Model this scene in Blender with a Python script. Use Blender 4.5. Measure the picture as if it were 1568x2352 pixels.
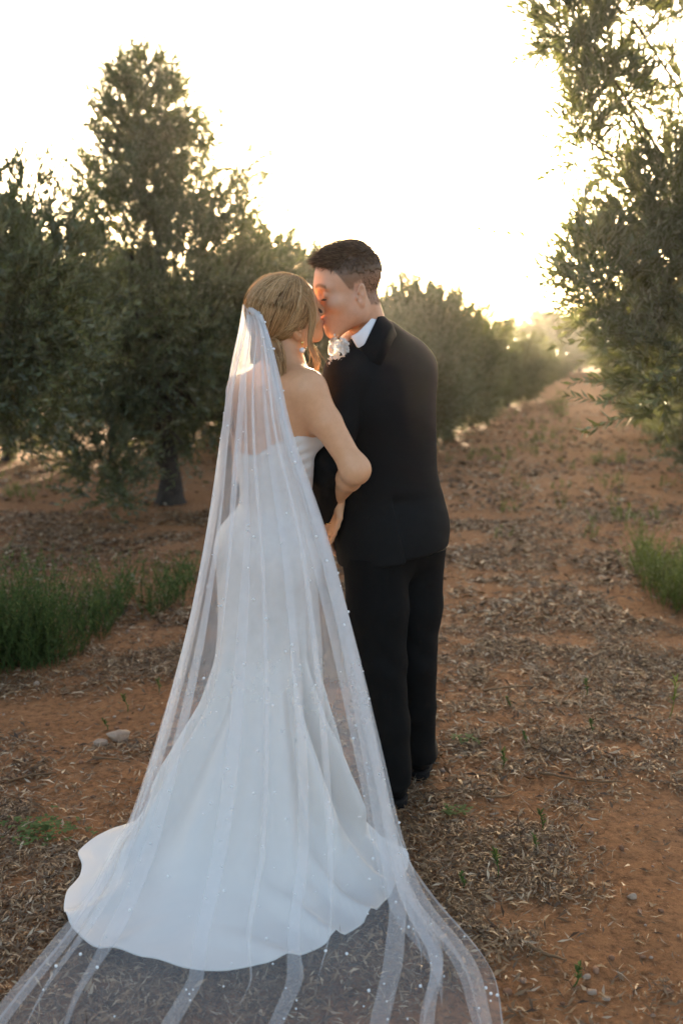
import bpy, math
import numpy as np
from mathutils import Vector, Matrix
from mathutils.bvhtree import BVHTree

for _o in list(bpy.data.objects):
    bpy.data.objects.remove(_o)
scene = bpy.context.scene
col = scene.collection
rng = np.random.default_rng(11)
R = math.radians

# ------------------------------------------------------------------ camera
PITCH, CAM_H, LENS = R(9.66), 1.5, 35.0
cam_data = bpy.data.cameras.new('camera')
cam = bpy.data.objects.new('camera', cam_data)
col.objects.link(cam)
cam.location = (0, 0, CAM_H)
cam.rotation_euler = (R(90) - PITCH, 0, 0)
cam_data.sensor_fit = 'VERTICAL'
cam_data.sensor_height = 36.0
cam_data.sensor_width = 24.0
cam_data.lens = LENS
cam_data.clip_start = 0.05
cam_data.clip_end = 5000
cam_data.dof.use_dof = True
cam_data.dof.focus_distance = 2.95
cam_data.dof.aperture_fstop = 2.4
scene.camera = cam

# ------------------------------------------------------------------ sky, sun, exposure
SUN_EL, SUN_AZ = R(4.9), R(1.7)          # azimuth to the right of +Y
world = bpy.data.worlds.new('World')
scene.world = world
world.use_nodes = True
wn = world.node_tree
bg = wn.nodes['Background']
sky = wn.nodes.new('ShaderNodeTexSky')
sky.sky_type = 'NISHITA'
sky.sun_disc = False
sky.sun_elevation = SUN_EL
sky.sun_rotation = SUN_AZ
sky.altitude = 50
sky.air_density = 0.5
sky.dust_density = 2.5
sky.ozone_density = 0.0
wn.links.new(sky.outputs[0], bg.inputs[0])
bg.inputs[1].default_value = 0.15
sun_data = bpy.data.lights.new('sun', 'SUN')
sun_data.energy = 5.0
sun_data.angle = R(0.6)
sun_data.color = (1.0, 0.76, 0.50)
sun = bpy.data.objects.new('sun', sun_data)
col.objects.link(sun)
sdir = Vector((math.sin(SUN_AZ) * math.cos(SUN_EL), math.cos(SUN_AZ) * math.cos(SUN_EL), math.sin(SUN_EL)))
sun.rotation_euler = sdir.to_track_quat('Z', 'Y').to_euler()
sun.location = (0, 30, 12)
scene.view_settings.view_transform = 'Standard'
scene.view_settings.look = 'None'
scene.view_settings.gamma = 1.0
scene.view_settings.use_curve_mapping = False
scene.view_settings.exposure = 2.5
scene.render.engine = 'CYCLES'
scene.cycles.transparent_max_bounces = 40
scene.cycles.max_bounces = 8
scene.cycles.diffuse_bounces = 4
scene.cycles.transmission_bounces = 6
scene.cycles.volume_bounces = 0
scene.cycles.use_denoising = True
scene.cycles.sample_clamp_indirect = 6.0

# ------------------------------------------------------------------ geometry helpers
F_PX = LENS / 36.0 * 2352.0


def P(u, v, Y):
    """point seen at photo position (u, v) of a 1568 x 2352 print, at distance Y"""
    a = (u - 784) / F_PX
    b = -(v - 1176) / F_PX
    d = np.array([a, b * math.sin(PITCH) + math.cos(PITCH), b * math.cos(PITCH) - math.sin(PITCH)])
    return np.array([0, 0, CAM_H]) + d * (Y / d[1])


def G(u, v, z=0.0):
    a = (u - 784) / F_PX
    b = -(v - 1176) / F_PX
    d = np.array([a, b * math.sin(PITCH) + math.cos(PITCH), b * math.cos(PITCH) - math.sin(PITCH)])
    t = (z - CAM_H) / d[2]
    return np.array([0, 0, CAM_H]) + d * t


def nrm(v):
    v = np.asarray(v, float)
    return v / np.maximum(np.linalg.norm(v, axis=-1, keepdims=True), 1e-9)


def make_mesh(name, V, F, smooth=True, attrs=None):
    V = np.ascontiguousarray(V, dtype=np.float32)
    if isinstance(F, (list, tuple)) and len(F) and isinstance(F[0], np.ndarray) and F[0].ndim == 2:
        parts = [f for f in F if len(f)]
    else:
        parts = [np.asarray(F)]
    loops = np.concatenate([p.reshape(-1) for p in parts]).astype(np.int32)
    sizes = np.concatenate([np.full(len(p), p.shape[1]) for p in parts]).astype(np.int32)
    starts = np.concatenate([[0], np.cumsum(sizes)[:-1]]).astype(np.int32)
    me = bpy.data.meshes.new(name)
    me.vertices.add(len(V))
    me.vertices.foreach_set('co', V.reshape(-1))
    me.loops.add(len(loops))
    me.loops.foreach_set('vertex_index', loops)
    me.polygons.add(len(sizes))
    me.polygons.foreach_set('loop_start', starts)
    me.polygons.foreach_set('loop_total', sizes)
    if smooth:
        me.polygons.foreach_set('use_smooth', np.ones(len(sizes), dtype=bool))
    for k, a in (attrs or {}).items():
        at = me.attributes.new(k, 'FLOAT', 'POINT')
        at.data.foreach_set('value', np.ascontiguousarray(a, dtype=np.float32))
    me.update(calc_edges=True)
    me.validate()
    return me


def link(name, me, mat=None, parent=None, loc=None):
    o = bpy.data.objects.new(name, me)
    col.objects.link(o)
    if mat is not None and me is not None and not me.materials:
        me.materials.append(mat)
    if parent is not None:
        o.parent = parent
    if loc is not None:
        o.location = loc
    return o


def thing(name, label, cat, loc=(0, 0, 0), group=None):
    o = bpy.data.objects.new(name, None)
    o.empty_display_size = 0.1
    col.objects.link(o)
    o.location = loc
    return tag(o, label, cat, group)


def tag(o, label=None, cat=None, group=None, kind=None):
    if label: o['label'] = label
    if cat: o['category'] = cat
    if group: o['group'] = group
    if kind: o['kind'] = kind
    return o


class MB:
    """collects vertex/face blocks into one mesh"""
    def __init__(s):
        s.V, s.Q, s.T, s.A, s.n = [], [], [], [], 0
    def add(s, V, Q=None, T=None, a=0.5):
        V = np.asarray(V, float).reshape(-1, 3)
        s.V.append(V)
        if Q is not None and len(Q): s.Q.append(np.asarray(Q).reshape(-1, 4) + s.n)
        if T is not None and len(T): s.T.append(np.asarray(T).reshape(-1, 3) + s.n)
        s.A.append(np.broadcast_to(np.asarray(a, float), (len(V),)).copy())
        s.n += len(V)
    def mesh(s, name, smooth=True, off=None):
        V = np.concatenate(s.V)
        if off is not None: V = V - np.asarray(off)
        F = []
        if s.Q: F.append(np.concatenate(s.Q))
        if s.T: F.append(np.concatenate(s.T))
        return make_mesh(name, V, F, smooth, {'tint': np.concatenate(s.A)})


def tubes(paths, radii, sides=3, up=None):
    """paths (N, M, 3), radii (N, M) -> V, Q"""
    paths = np.asarray(paths, float)
    N, M, _ = paths.shape
    t = np.gradient(paths, axis=1)
    t = nrm(t)
    ref = np.array([0.31, 0.22, 0.92]) if up is None else np.asarray(up)
    s1 = np.cross(t, ref)
    bad = np.linalg.norm(s1, axis=-1) < 0.12
    s1[bad] = np.cross(t[bad], np.array([1.0, 0.1, 0.0]))
    s1 = nrm(s1)
    s2 = np.cross(t, s1)
    ang = np.arange(sides) * 2 * math.pi / sides
    ring = (s1[:, :, None, :] * np.cos(ang)[None, None, :, None] + s2[:, :, None, :] * np.sin(ang)[None, None, :, None])
    V = paths[:, :, None, :] + ring * np.asarray(radii)[:, :, None, None]
    idx = np.arange(N * M * sides).reshape(N, M, sides)
    a = idx[:, :-1]
    b = idx[:, 1:]
    Q = np.stack([a, np.roll(a, -1, axis=2), np.roll(b, -1, axis=2), b], axis=-1).reshape(-1, 4)
    return V.reshape(-1, 3), Q


def catmull(pts, n):
    """sample a Catmull-Rom through pts (K, ...) at n points"""
    pts = np.asarray(pts, float)
    K = len(pts)
    t = np.linspace(0, K - 1, n)
    i = np.clip(np.floor(t).astype(int), 0, K - 2)
    f = (t - i).reshape((-1,) + (1,) * (pts.ndim - 1))
    e = np.concatenate([2 * pts[:1] - pts[1:2], pts, 2 * pts[-1:] - pts[-2:-1]])
    p0, p1, p2, p3 = e[i], e[i + 1], e[i + 2], e[i + 3]
    return 0.5 * ((2 * p1) + (p2 - p0) * f + (2 * p0 - 5 * p1 + 4 * p2 - p3) * f ** 2 + (3 * p1 - p0 - 3 * p2 + p3) * f ** 3)


def vnoise(p, seed=0):
    """value noise, p (..., 2 or 3) -> 0..1"""
    p = np.asarray(p, float)
    i = np.floor(p).astype(np.int64)
    f = p - i
    f = f * f * (3 - 2 * f)
    d = p.shape[-1]
    out = 0
    prim = (73856093, 19349663, 83492791)
    for c in range(2 ** d):
        w = 1.0
        h = np.full(p.shape[:-1], seed * 2654435 + 12345, dtype=np.int64)
        for k in range(d):
            b = (c >> k) & 1
            w = w * (f[..., k] if b else 1 - f[..., k])
            h = h ^ ((i[..., k] + b) * prim[k])
        h = (h ^ (h >> 13)) * 1274126177
        h = (h ^ (h >> 16)) & 0xffff
        out = out + w * (h / 65535.0)
    return out


# ------------------------------------------------------------------ signed distance modelling
def smin(a, b, k):
    h = np.clip(0.5 + 0.5 * (b - a) / k, 0, 1)
    return b * (1 - h) + a * h - k * h * (1 - h)


def smax(a, b, k):
    return -smin(-a, -b, k)


def ell(p, c, r, A=None):
    q = p - np.asarray(c)
    if A is not None: q = q @ A
    r = np.asarray(r, float)
    k0 = np.linalg.norm(q / r, axis=-1)
    k1 = np.linalg.norm(q / (r * r), axis=-1)
    return k0 * (k0 - 1) / np.maximum(k1, 1e-6)


def cone(p, a, b, ra, rb):
    a = np.asarray(a); ba = np.asarray(b) - a
    t = np.clip(((p - a) @ ba) / (ba @ ba), 0, 1)
    return np.linalg.norm(p - a - t[..., None] * ba, axis=-1) - (ra + (rb - ra) * t)


CAP = 0.10


class SDF:
    """smooth-blended primitives; each carries a bounding sphere so far points skip it"""
    def __init__(s): s.ops = []
    def e(s, c, r, k=0.03, A=None):
        c = np.asarray(c, float); r = np.asarray(r, float)
        s.ops.append(('u', lambda p: ell(p, c, r, A), k, c, r.max() + CAP)); return s
    def c(s, a, b, ra, rb, k=0.03):
        a = np.asarray(a, float); b = np.asarray(b, float)
        s.ops.append(('u', lambda p: cone(p, a, b, ra, rb), k, (a + b) / 2, np.linalg.norm(b - a) / 2 + max(ra, rb) + CAP)); return s
    def chain(s, pts, rs, k=0.02):
        for i in range(len(pts) - 1): s.c(pts[i], pts[i + 1], rs[i], rs[i + 1], k if i == 0 else min(k, 0.012))
        return s
    def cut_e(s, c, r, k=0.006, A=None):
        c = np.asarray(c, float); r = np.asarray(r, float)
        s.ops.append(('s', lambda p: ell(p, c, r, A), k, c, r.max() + .02)); return s
    def cut(s, fn, k=0.006): s.ops.append(('s', fn, k, None, 0)); return s      # removes where fn < 0
    def fn(s, f, k=0.02): s.ops.append(('u', f, k, None, 0)); return s
    def __call__(s, p):
        d = np.full(len(p), CAP)
        p2 = (p * p).sum(-1)
        for op, f, k, c, rb in s.ops:
            if c is None:
                v = f(p)
                d = smin(d, v, k) if op == 'u' else smax(d, -v, k)
                continue
            m = np.nonzero(p2 - 2 * (p @ c) + c @ c < rb * rb)[0]
            if not len(m): continue
            v = f(p[m])
            d[m] = smin(d[m], v, k) if op == 'u' else smax(d[m], -v, k)
        return d


def axis_steps(segs):
    """[(lo, hi, step), ...] -> one monotone coordinate array"""
    out = []
    for lo, hi, st in segs:
        n = max(2, int(round((hi - lo) / st)) + 1)
        a = np.linspace(lo, hi, n)
        out.append(a if not out else a[1:])
    return np.concatenate(out)


def nets(f, xs, ys, zs, blk=4):
    nx, ny, nz = len(xs), len(ys), len(zs)
    D = np.empty((nx, ny, nz), np.float32)
    ci, cj, ck = [np.arange(0, n, blk) for n in (nx, ny, nz)]
    mid = lambda a, c: np.array([0.5 * (a[i] + a[min(i + blk, len(a) - 1)]) for i in c])
    half = lambda a, c: np.array([0.5 * (a[min(i + blk, len(a) - 1)] - a[i]) for i in c])
    X, Y, Z = np.meshgrid(mid(xs, ci), mid(ys, cj), mid(zs, ck), indexing='ij')
    hx, hy, hz = np.meshgrid(half(xs, ci), half(ys, cj), half(zs, ck), indexing='ij')
    dc = f(np.stack([X, Y, Z], -1).reshape(-1, 3)).reshape(X.shape)
    keep = np.abs(dc) < np.sqrt(hx ** 2 + hy ** 2 + hz ** 2) * 1.5 + 0.012
    big = np.where(dc < 0, -1.0, 1.0).astype(np.float32)
    D[:] = np.repeat(np.repeat(np.repeat(big, blk, 0), blk, 1), blk, 2)[:nx, :ny, :nz]
    kb = np.repeat(np.repeat(np.repeat(keep, blk, 0), blk, 1), blk, 2)[:nx, :ny, :nz]
    I, J, K = np.nonzero(kb)
    CH = 400000
    for s in range(0, len(I), CH):
        i, j, k = I[s:s + CH], J[s:s + CH], K[s:s + CH]
        D[i, j, k] = f(np.stack([xs[i], ys[j], zs[k]], -1))
    ins = D < 0
    c = np.zeros((nx - 1, ny - 1, nz - 1), np.int8)
    for a in (0, 1):
        for b in (0, 1):
            for e in (0, 1):
                c += ins[a:nx - 1 + a, b:ny - 1 + b, e:nz - 1 + e]
    act = (c > 0) & (c < 8)
    I, J, K = np.nonzero(act)
    vid = np.full(act.shape, -1, np.int64)
    vid[I, J, K] = np.arange(len(I))
    pos = np.zeros((len(I), 3)); cnt = np.zeros(len(I))
    corners = [(a, b, e) for a in (0, 1) for b in (0, 1) for e in (0, 1)]
    val = {q: D[I + q[0], J + q[1], K + q[2]] for q in corners}
    crd = {q: np.stack([xs[I + q[0]], ys[J + q[1]], zs[K + q[2]]], -1) for q in corners}
    for q in corners:
        for ax in range(3):
            if q[ax] == 0:
                r = list(q); r[ax] = 1; r = tuple(r)
                va, vb = val[q], val[r]
                m = (va < 0) != (vb < 0)
                t = np.clip(va / np.where(np.abs(va - vb) < 1e-9, 1e-9, va - vb), 0, 1)
                pt = crd[q] + (crd[r] - crd[q]) * t[:, None]
                pos[m] += pt[m]; cnt[m] += 1
    V = pos / cnt[:, None]
    quads = []
    for ax in range(3):
        o = [(1, 0, 0), (0, 1, 0), (0, 0, 1)][ax]
        A = ins[:nx - o[0], :ny - o[1], :nz - o[2]]
        B = ins[o[0]:, o[1]:, o[2]:]
        i, j, k = np.nonzero(A != B)
        fl = A[i, j, k]
        b, cc = [(1, 2), (2, 0), (0, 1)][ax]
        idx = np.stack([i, j, k], -1)
        ok = (idx[:, b] > 0) & (idx[:, cc] > 0) & (idx[:, b] < act.shape[b]) & (idx[:, cc] < act.shape[cc])
        idx = idx[ok]; fl = fl[ok]
        def cell(db, dc_):
            q = idx.copy(); q[:, b] += db; q[:, cc] += dc_
            return vid[q[:, 0], q[:, 1], q[:, 2]]
        qd = np.stack([cell(-1, -1), cell(0, -1), cell(0, 0), cell(-1, 0)], -1)
        qd[~fl] = qd[~fl][:, ::-1]
        quads.append(qd)
    Qd = np.concatenate(quads)
    Qd = Qd[(Qd >= 0).all(1)]
    return V, Qd


def relax(V, Q, it=2, lam=0.5):
    for _ in range(it):
        s = np.zeros_like(V); n = np.zeros(len(V))
        for a, b in ((0, 1), (1, 2), (2, 3), (3, 0)):
            np.add.at(s, Q[:, a], V[Q[:, b]]); np.add.at(n, Q[:, a], 1)
            np.add.at(s, Q[:, b], V[Q[:, a]]); np.add.at(n, Q[:, b], 1)
        V = V + lam * (s / np.maximum(n, 1)[:, None] - V)
    return V


# ------------------------------------------------------------------ materials
def new_mat(name):
    m = bpy.data.materials.new(name)
    m.use_nodes = True
    nt = m.node_tree
    return m, nt, nt.nodes['Principled BSDF'], nt.nodes['Material Output']


def N(nt, typ, **kw):
    n = nt.nodes.new(typ)
    for k, v in kw.items():
        if k == 'inputs':
            for a, b in v.items(): n.inputs[a].default_value = b
        else:
            setattr(n, k, v)
    return n


def ramp(nt, fac, stops, interp='LINEAR'):
    r = nt.nodes.new('ShaderNodeValToRGB')
    r.color_ramp.interpolation = interp
    el = r.color_ramp.elements
    el[0].position, el[0].color = stops[0][0], (*stops[0][1], 1)
    el[1].position, el[1].color = stops[-1][0], (*stops[-1][1], 1)
    for p, c in stops[1:-1]:
        e = el.new(p); e.color = (*c, 1)
    if fac is not None: nt.links.new(fac, r.inputs[0])
    return r


def tex_noise(nt, scale, detail=4, rough=0.6, vec=None, coord='Object'):
    tc = nt.nodes.new('ShaderNodeTexCoord')
    n = N(nt, 'ShaderNodeTexNoise', inputs={'Scale': scale, 'Detail': detail, 'Roughness': rough})
    nt.links.new(tc.outputs[coord] if vec is None else vec, n.inputs['Vector'])
    return n


def bump(nt, height, strength, dist, bsdf):
    b = N(nt, 'ShaderNodeBump', inputs={'Strength': strength, 'Distance': dist})
    nt.links.new(height, b.inputs['Height'])
    nt.links.new(b.outputs[0], bsdf.inputs['Normal'])
    return b


def attr(nt, name='tint'):
    return N(nt, 'ShaderNodeAttribute', attribute_name=name)


def mat_skin(name, base, blush, lip, brow):
    m, nt, b, o = new_mat(name)
    a = attr(nt, 'tint')
    n = tex_noise(nt, 60, 5, 0.6)
    n2 = tex_noise(nt, 420, 3, 0.6)
    r0 = ramp(nt, n.outputs['Fac'], [(0.3, base), (0.75, blush)])
    rl = a
    rb = attr(nt, 'brow')
    m1 = N(nt, 'ShaderNodeMix', data_type='RGBA'); m1.inputs['B'].default_value = (*lip, 1)
    nt.links.new(rl.outputs['Fac'], m1.inputs['Factor']); nt.links.new(r0.outputs[0], m1.inputs['A'])
    m2 = N(nt, 'ShaderNodeMix', data_type='RGBA'); m2.inputs['B'].default_value = (*brow, 1)
    nt.links.new(rb.outputs['Fac'], m2.inputs['Factor']); nt.links.new(m1.outputs['Result'], m2.inputs['A'])
    nt.links.new(m2.outputs['Result'], b.inputs['Base Color'])
    b.inputs['Roughness'].default_value = 0.48
    b.inputs['Subsurface Weight'].default_value = 0.10
    b.inputs['Subsurface Radius'].default_value = (1.0, 0.35, 0.2)
    b.inputs['Subsurface Scale'].default_value = 0.004
    bump(nt, n2.outputs['Fac'], 0.12, 0.001, b)
    return m


def mat_cloth(name, c0, c1, rough=0.8, scale=700, sheen=0.0, bump_s=0.15):
    m, nt, b, o = new_mat(name)
    n = tex_noise(nt, scale, 2, 0.6)
    r = ramp(nt, n.outputs['Fac'], [(0.3, c0), (0.7, c1)])
    nt.links.new(r.outputs[0], b.inputs['Base Color'])
    b.inputs['Roughness'].default_value = rough
    if sheen:
        b.inputs['Sheen Weight'].default_value = sheen
        b.inputs['Sheen Roughness'].default_value = 0.4
    bump(nt, n.outputs['Fac'], bump_s, 0.0006, b)
    return m


def mat_hair(name, stops, trans=0.25, rough=0.42):
    m, nt, b, o = new_mat(name)
    a = attr(nt)
    r = ramp(nt, a.outputs['Fac'], stops)
    nt.links.new(r.outputs[0], b.inputs['Base Color'])
    b.inputs['Roughness'].default_value = rough
    t = N(nt, 'ShaderNodeBsdfTranslucent')
    nt.links.new(r.outputs[0], t.inputs[0])
    mx = N(nt, 'ShaderNodeMixShader', inputs={0: trans})
    nt.links.new(b.outputs[0], mx.inputs[1]); nt.links.new(t.outputs[0], mx.inputs[2])
    nt.links.new(mx.outputs[0], o.inputs[0])
    return m


def mat_leaf(name, top, back, trans=0.35, rough=0.42, tcol=None):
    """two-faced leaf: top and back colours ramped by the tint of each leaf"""
    m, nt, b, o = new_mat(name)
    a = attr(nt)
    r1 = ramp(nt, a.outputs['Fac'], top)
    r2 = ramp(nt, a.outputs['Fac'], back)
    g = N(nt, 'ShaderNodeNewGeometry')
    mx = N(nt, 'ShaderNodeMix', data_type='RGBA')
    nt.links.new(g.outputs['Backfacing'], mx.inputs['Factor'])
    nt.links.new(r1.outputs[0], mx.inputs['A']); nt.links.new(r2.outputs[0], mx.inputs['B'])
    nt.links.new(mx.outputs['Result'], b.inputs['Base Color'])
    b.inputs['Roughness'].default_value = rough
    t = N(nt, 'ShaderNodeBsdfTranslucent')
    if tcol is None:
        nt.links.new(r1.outputs[0], t.inputs[0])
    else:
        t.inputs[0].default_value = (*tcol, 1)
    ms = N(nt, 'ShaderNodeMixShader', inputs={0: trans})
    nt.links.new(b.outputs[0], ms.inputs[1]); nt.links.new(t.outputs[0], ms.inputs[2])
    nt.links.new(ms.outputs[0], o.inputs[0])
    return m


def mat_simple(name, c, rough=0.5, metal=0.0, spec=0.5):
    m, nt, b, o = new_mat(name)
    n = tex_noise(nt, 90, 3, 0.6)
    r = ramp(nt, n.outputs['Fac'], [(0.25, tuple(x * 0.85 for x in c)), (0.75, tuple(min(1, x * 1.1) for x in c))])
    nt.links.new(r.outputs[0], b.inputs['Base Color'])
    b.inputs['Roughness'].default_value = rough
    b.inputs['Metallic'].default_value = metal
    b.inputs['Specular IOR Level'].default_value = spec
    return m


M = {}
M['skin_bride'] = mat_skin('skin_warm', (0.62, 0.330, 0.170), (0.68, 0.370, 0.200), (0.46, 0.16, 0.13), (0.14, 0.08, 0.045))
M['skin_groom'] = mat_skin('skin_ruddy', (0.60, 0.335, 0.205), (0.66, 0.37, 0.235), (0.47, 0.17, 0.14), (0.16, 0.09, 0.05))
M['suit'] = mat_cloth('black_wool', (0.0040, 0.0038, 0.0036), (0.0085, 0.0080, 0.0074), 0.8, 900)
M['suit'].node_tree.nodes['Principled BSDF'].inputs['Specular IOR Level'].default_value = 0.2
M['trouser'] = mat_cloth('black_trouser_wool', (0.0035, 0.0034, 0.0033), (0.0070, 0.0066, 0.0062), 0.85, 900)
M['trouser'].node_tree.nodes['Principled BSDF'].inputs['Specular IOR Level'].default_value = 0.15
M['shirt'] = mat_cloth('white_shirt_cotton', (0.76, 0.76, 0.78), (0.82, 0.82, 0.83), 0.8, 800)
M['shoe'] = mat_simple('black_leather', (0.006, 0.006, 0.006), 0.5, 0, 0.2)
M['sole'] = mat_simple('dark_rubber', (0.012, 0.010, 0.009), 0.8, 0, 0.15)
M['dress'] = mat_cloth('white_crepe', (0.69, 0.655, 0.61), (0.725, 0.69, 0.645), 0.45, 1500, bump_s=0.03)
M['pearl'] = mat_simple('pearl', (0.82, 0.80, 0.78), 0.2)
M['gold'] = mat_simple('gold', (0.83, 0.58, 0.22), 0.22, 1.0)
M['petal'] = mat_leaf('cream_petal', [(0, (0.72, 0.68, 0.60)), (1, (0.85, 0.82, 0.77))], [(0, (0.72, 0.68, 0.60)), (1, (0.85, 0.82, 0.77))], 0.35, 0.6)
M['hair_bride'] = mat_hair('blonde_hair', [(0.0, (0.22, 0.105, 0.038)), (0.3, (0.50, 0.285, 0.115)), (0.65, (0.78, 0.50, 0.235)), (1.0, (0.93, 0.72, 0.43))], 0.3)
M['hair_groom'] = mat_hair('brown_hair', [(0.0, (0.10, 0.057, 0.030)), (0.5, (0.20, 0.118, 0.063)), (1.0, (0.36, 0.225, 0.125))], 0.3)


def mat_veil():
    m, nt, b, o = new_mat('white_tulle')
    a = attr(nt, 'weave')
    d = N(nt, 'ShaderNodeBsdfDiffuse'); d.inputs[0].default_value = (0.88, 0.87, 0.865, 1)
    t = N(nt, 'ShaderNodeBsdfTranslucent'); t.inputs[0].default_value = (0.88, 0.87, 0.865, 1)
    tr = N(nt, 'ShaderNodeBsdfTransparent')
    m1 = N(nt, 'ShaderNodeMixShader', inputs={0: 0.42})
    m2 = N(nt, 'ShaderNodeMixShader')
    n = tex_noise(nt, 26, 3, 0.5)
    mu = N(nt, 'ShaderNodeMath', operation='MULTIPLY_ADD'); mu.inputs[1].default_value = 0.3; mu.inputs[2].default_value = 0.85
    nt.links.new(n.outputs['Fac'], mu.inputs[0])
    mm = N(nt, 'ShaderNodeMath', operation='MULTIPLY', use_clamp=True)
    nt.links.new(mu.outputs[0], mm.inputs[0]); nt.links.new(a.outputs['Fac'], mm.inputs[1])
    nt.links.new(d.outputs[0], m1.inputs[1]); nt.links.new(t.outputs[0], m1.inputs[2])
    nt.links.new(mm.outputs[0], m2.inputs[0])
    nt.links.new(tr.outputs[0], m2.inputs[1]); nt.links.new(m1.outputs[0], m2.inputs[2])
    nt.links.new(m2.outputs[0], o.inputs[0])
    return m
M['veil'] = mat_veil()

OLIVE_TOP = [(0.0, (0.026, 0.036, 0.018)), (0.5, (0.080, 0.108, 0.060)), (0.9, (0.18, 0.22, 0.125)), (1.0, (0.19, 0.15, 0.05))]
OLIVE_BACK = [(0.0, (0.09, 0.11, 0.08)), (0.5, (0.20, 0.235, 0.18)), (0.9, (0.34, 0.37, 0.29)), (1.0, (0.26, 0.21, 0.10))]
M['olive'] = mat_leaf('olive_leaf', OLIVE_TOP, OLIVE_BACK, 0.40, 0.38, (0.17, 0.19, 0.045))
M['green_leaf'] = mat_leaf('bright_green_leaf', [(0, (0.10, 0.14, 0.02)), (1, (0.27, 0.31, 0.05))], [(0, (0.11, 0.15, 0.03)), (1, (0.28, 0.32, 0.07))], 0.45, 0.5)
M['weed'] = mat_leaf('weed_leaf', [(0, (0.055, 0.095, 0.02)), (0.7, (0.12, 0.18, 0.04)), (1, (0.24, 0.27, 0.07))], [(0, (0.06, 0.10, 0.028)), (1, (0.16, 0.21, 0.06))], 0.4, 0.8)
M['dry'] = mat_leaf('dry_leaf', [(0, (0.055, 0.026, 0.009)), (0.45, (0.20, 0.105, 0.042)), (0.8, (0.42, 0.27, 0.135)), (1, (0.64, 0.48, 0.31))],
                    [(0, (0.09, 0.048, 0.02)), (0.5, (0.25, 0.145, 0.068)), (1, (0.54, 0.42, 0.28))], 0.12, 0.6)


def mat_bark():
    m, nt, b, o = new_mat('olive_bark')
    n = tex_noise(nt, 14, 6, 0.7)
    r = ramp(nt, n.outputs['Fac'], [(0.3, (0.016, 0.011, 0.008)), (0.55, (0.045, 0.033, 0.024)), (0.8, (0.09, 0.07, 0.052))])
    nt.links.new(r.outputs[0], b.inputs['Base Color'])
    b.inputs['Roughness'].default_value = 0.9
    bump(nt, n.outputs['Fac'], 0.9, 0.02, b)
    return m
M['bark'] = mat_bark()


def mat_soil():
    m, nt, b, o = new_mat('red_earth')
    n1 = tex_noise(nt, 1.1, 6, 0.6)
    n2 = tex_noise(nt, 38, 8, 0.72)
    n3 = tex_noise(nt, 260, 4, 0.7)
    r1 = ramp(nt, n1.outputs['Fac'], [(0.28, (0.29, 0.130, 0.052)), (0.5, (0.36, 0.168, 0.070)), (0.72, (0.41, 0.205, 0.098))])
    r2 = ramp(nt, n2.outputs['Fac'], [(0.3, (0.30, 0.28, 0.26)), (0.5, (0.90, 0.90, 0.90)), (0.72, (1.3, 1.28, 1.25))])
    mx = N(nt, 'ShaderNodeMix', data_type='RGBA', blend_type='MULTIPLY'); mx.inputs['Factor'].default_value = 1.0
    nt.links.new(r1.outputs[0], mx.inputs['A']); nt.links.new(r2.outputs[0], mx.inputs['B'])
    nt.links.new(mx.outputs['Result'], b.inputs['Base Color'])
    b.inputs['Roughness'].default_value = 0.95
    b.inputs['Specular IOR Level'].default_value = 0.2
    ad = N(nt, 'ShaderNodeMath', operation='MULTIPLY_ADD'); ad.inputs[1].default_value = 0.35
    nt.links.new(n3.outputs['Fac'], ad.inputs[0]); nt.links.new(n2.outputs['Fac'], ad.inputs[2])
    bump(nt, ad.outputs[0], 0.9, 0.018, b)
    return m
M['soil'] = mat_soil()


def mat_stone(name, c):
    m, nt, b, o = new_mat(name)
    n = tex_noise(nt, 45, 6, 0.7)
    r = ramp(nt, n.outputs['Fac'], [(0.3, tuple(x * 0.6 for x in c)), (0.6, c), (0.8, tuple(min(1, x * 1.25) for x in c))])
    nt.links.new(r.outputs[0], b.inputs['Base Color'])
    b.inputs['Roughness'].default_value = 0.9
    bump(nt, n.outputs['Fac'], 0.6, 0.006, b)
    return m
M['stone'] = mat_stone('pale_stone', (0.42, 0.30, 0.21))
M['hill'] = mat_stone('hazy_hill', (0.10, 0.10, 0.085))

# ================================================================== SETTING
# ground: one sheet from the camera's feet to the horizon, fine near the couple
def ground_z(x, y):
    p = np.stack([x, y], -1)
    z = 0.030 * (vnoise(p * 0.9, 3) - 0.5) + 0.016 * (vnoise(p * 3.7, 4) - 0.5) + 0.010 * (vnoise(p * 13.0, 5) - 0.5) + 0.006 * (vnoise(p * 31.0, 6) - 0.5)
    r = np.sqrt(x ** 2 + (y - 3) ** 2)
    far = np.clip((r - 25) / 60, 0, 1)
    near = np.clip(1 - (np.abs(x + 0.15) - 0.75) / 0.4, 0, 1) * np.clip(1 - (np.abs(y - 2.55) - 0.8) / 0.4, 0, 1)
    return z * (1 - far) * (1 - 0.65 * near) - 0.012


def build_ground():
    def ax(lo, hi, fine_lo, fine_hi, st):
        a = [fine_lo]
        s = st
        mid = np.arange(fine_lo, fine_hi, st)
        left, right = [], []
        v, s = fine_lo, st
        while v > lo:
            s *= 1.16; v -= s; left.append(v)
        v, s = mid[-1], st
        while v < hi:
            s *= 1.16; v += s; right.append(v)
        return np.array(left[::-1] + list(mid) + right)
    xs = ax(-1500, 1500, -2.2, 2.3, 0.028)
    ys = ax(-60, 2500, 1.7, 6.0, 0.028)
    X, Y = np.meshgrid(xs, ys, indexing='ij')
    Z = ground_z(X, Y)
    V = np.stack([X, Y, Z], -1).reshape(-1, 3)
    i = np.arange(len(xs) * len(ys)).reshape(len(xs), len(ys))
    Q = np.stack([i[:-1, :-1], i[1:, :-1], i[1:, 1:], i[:-1, 1:]], -1).reshape(-1, 4)
    o = link('ground', make_mesh('ground', V, Q), M['soil'])
    tag(o, kind='structure')
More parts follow.
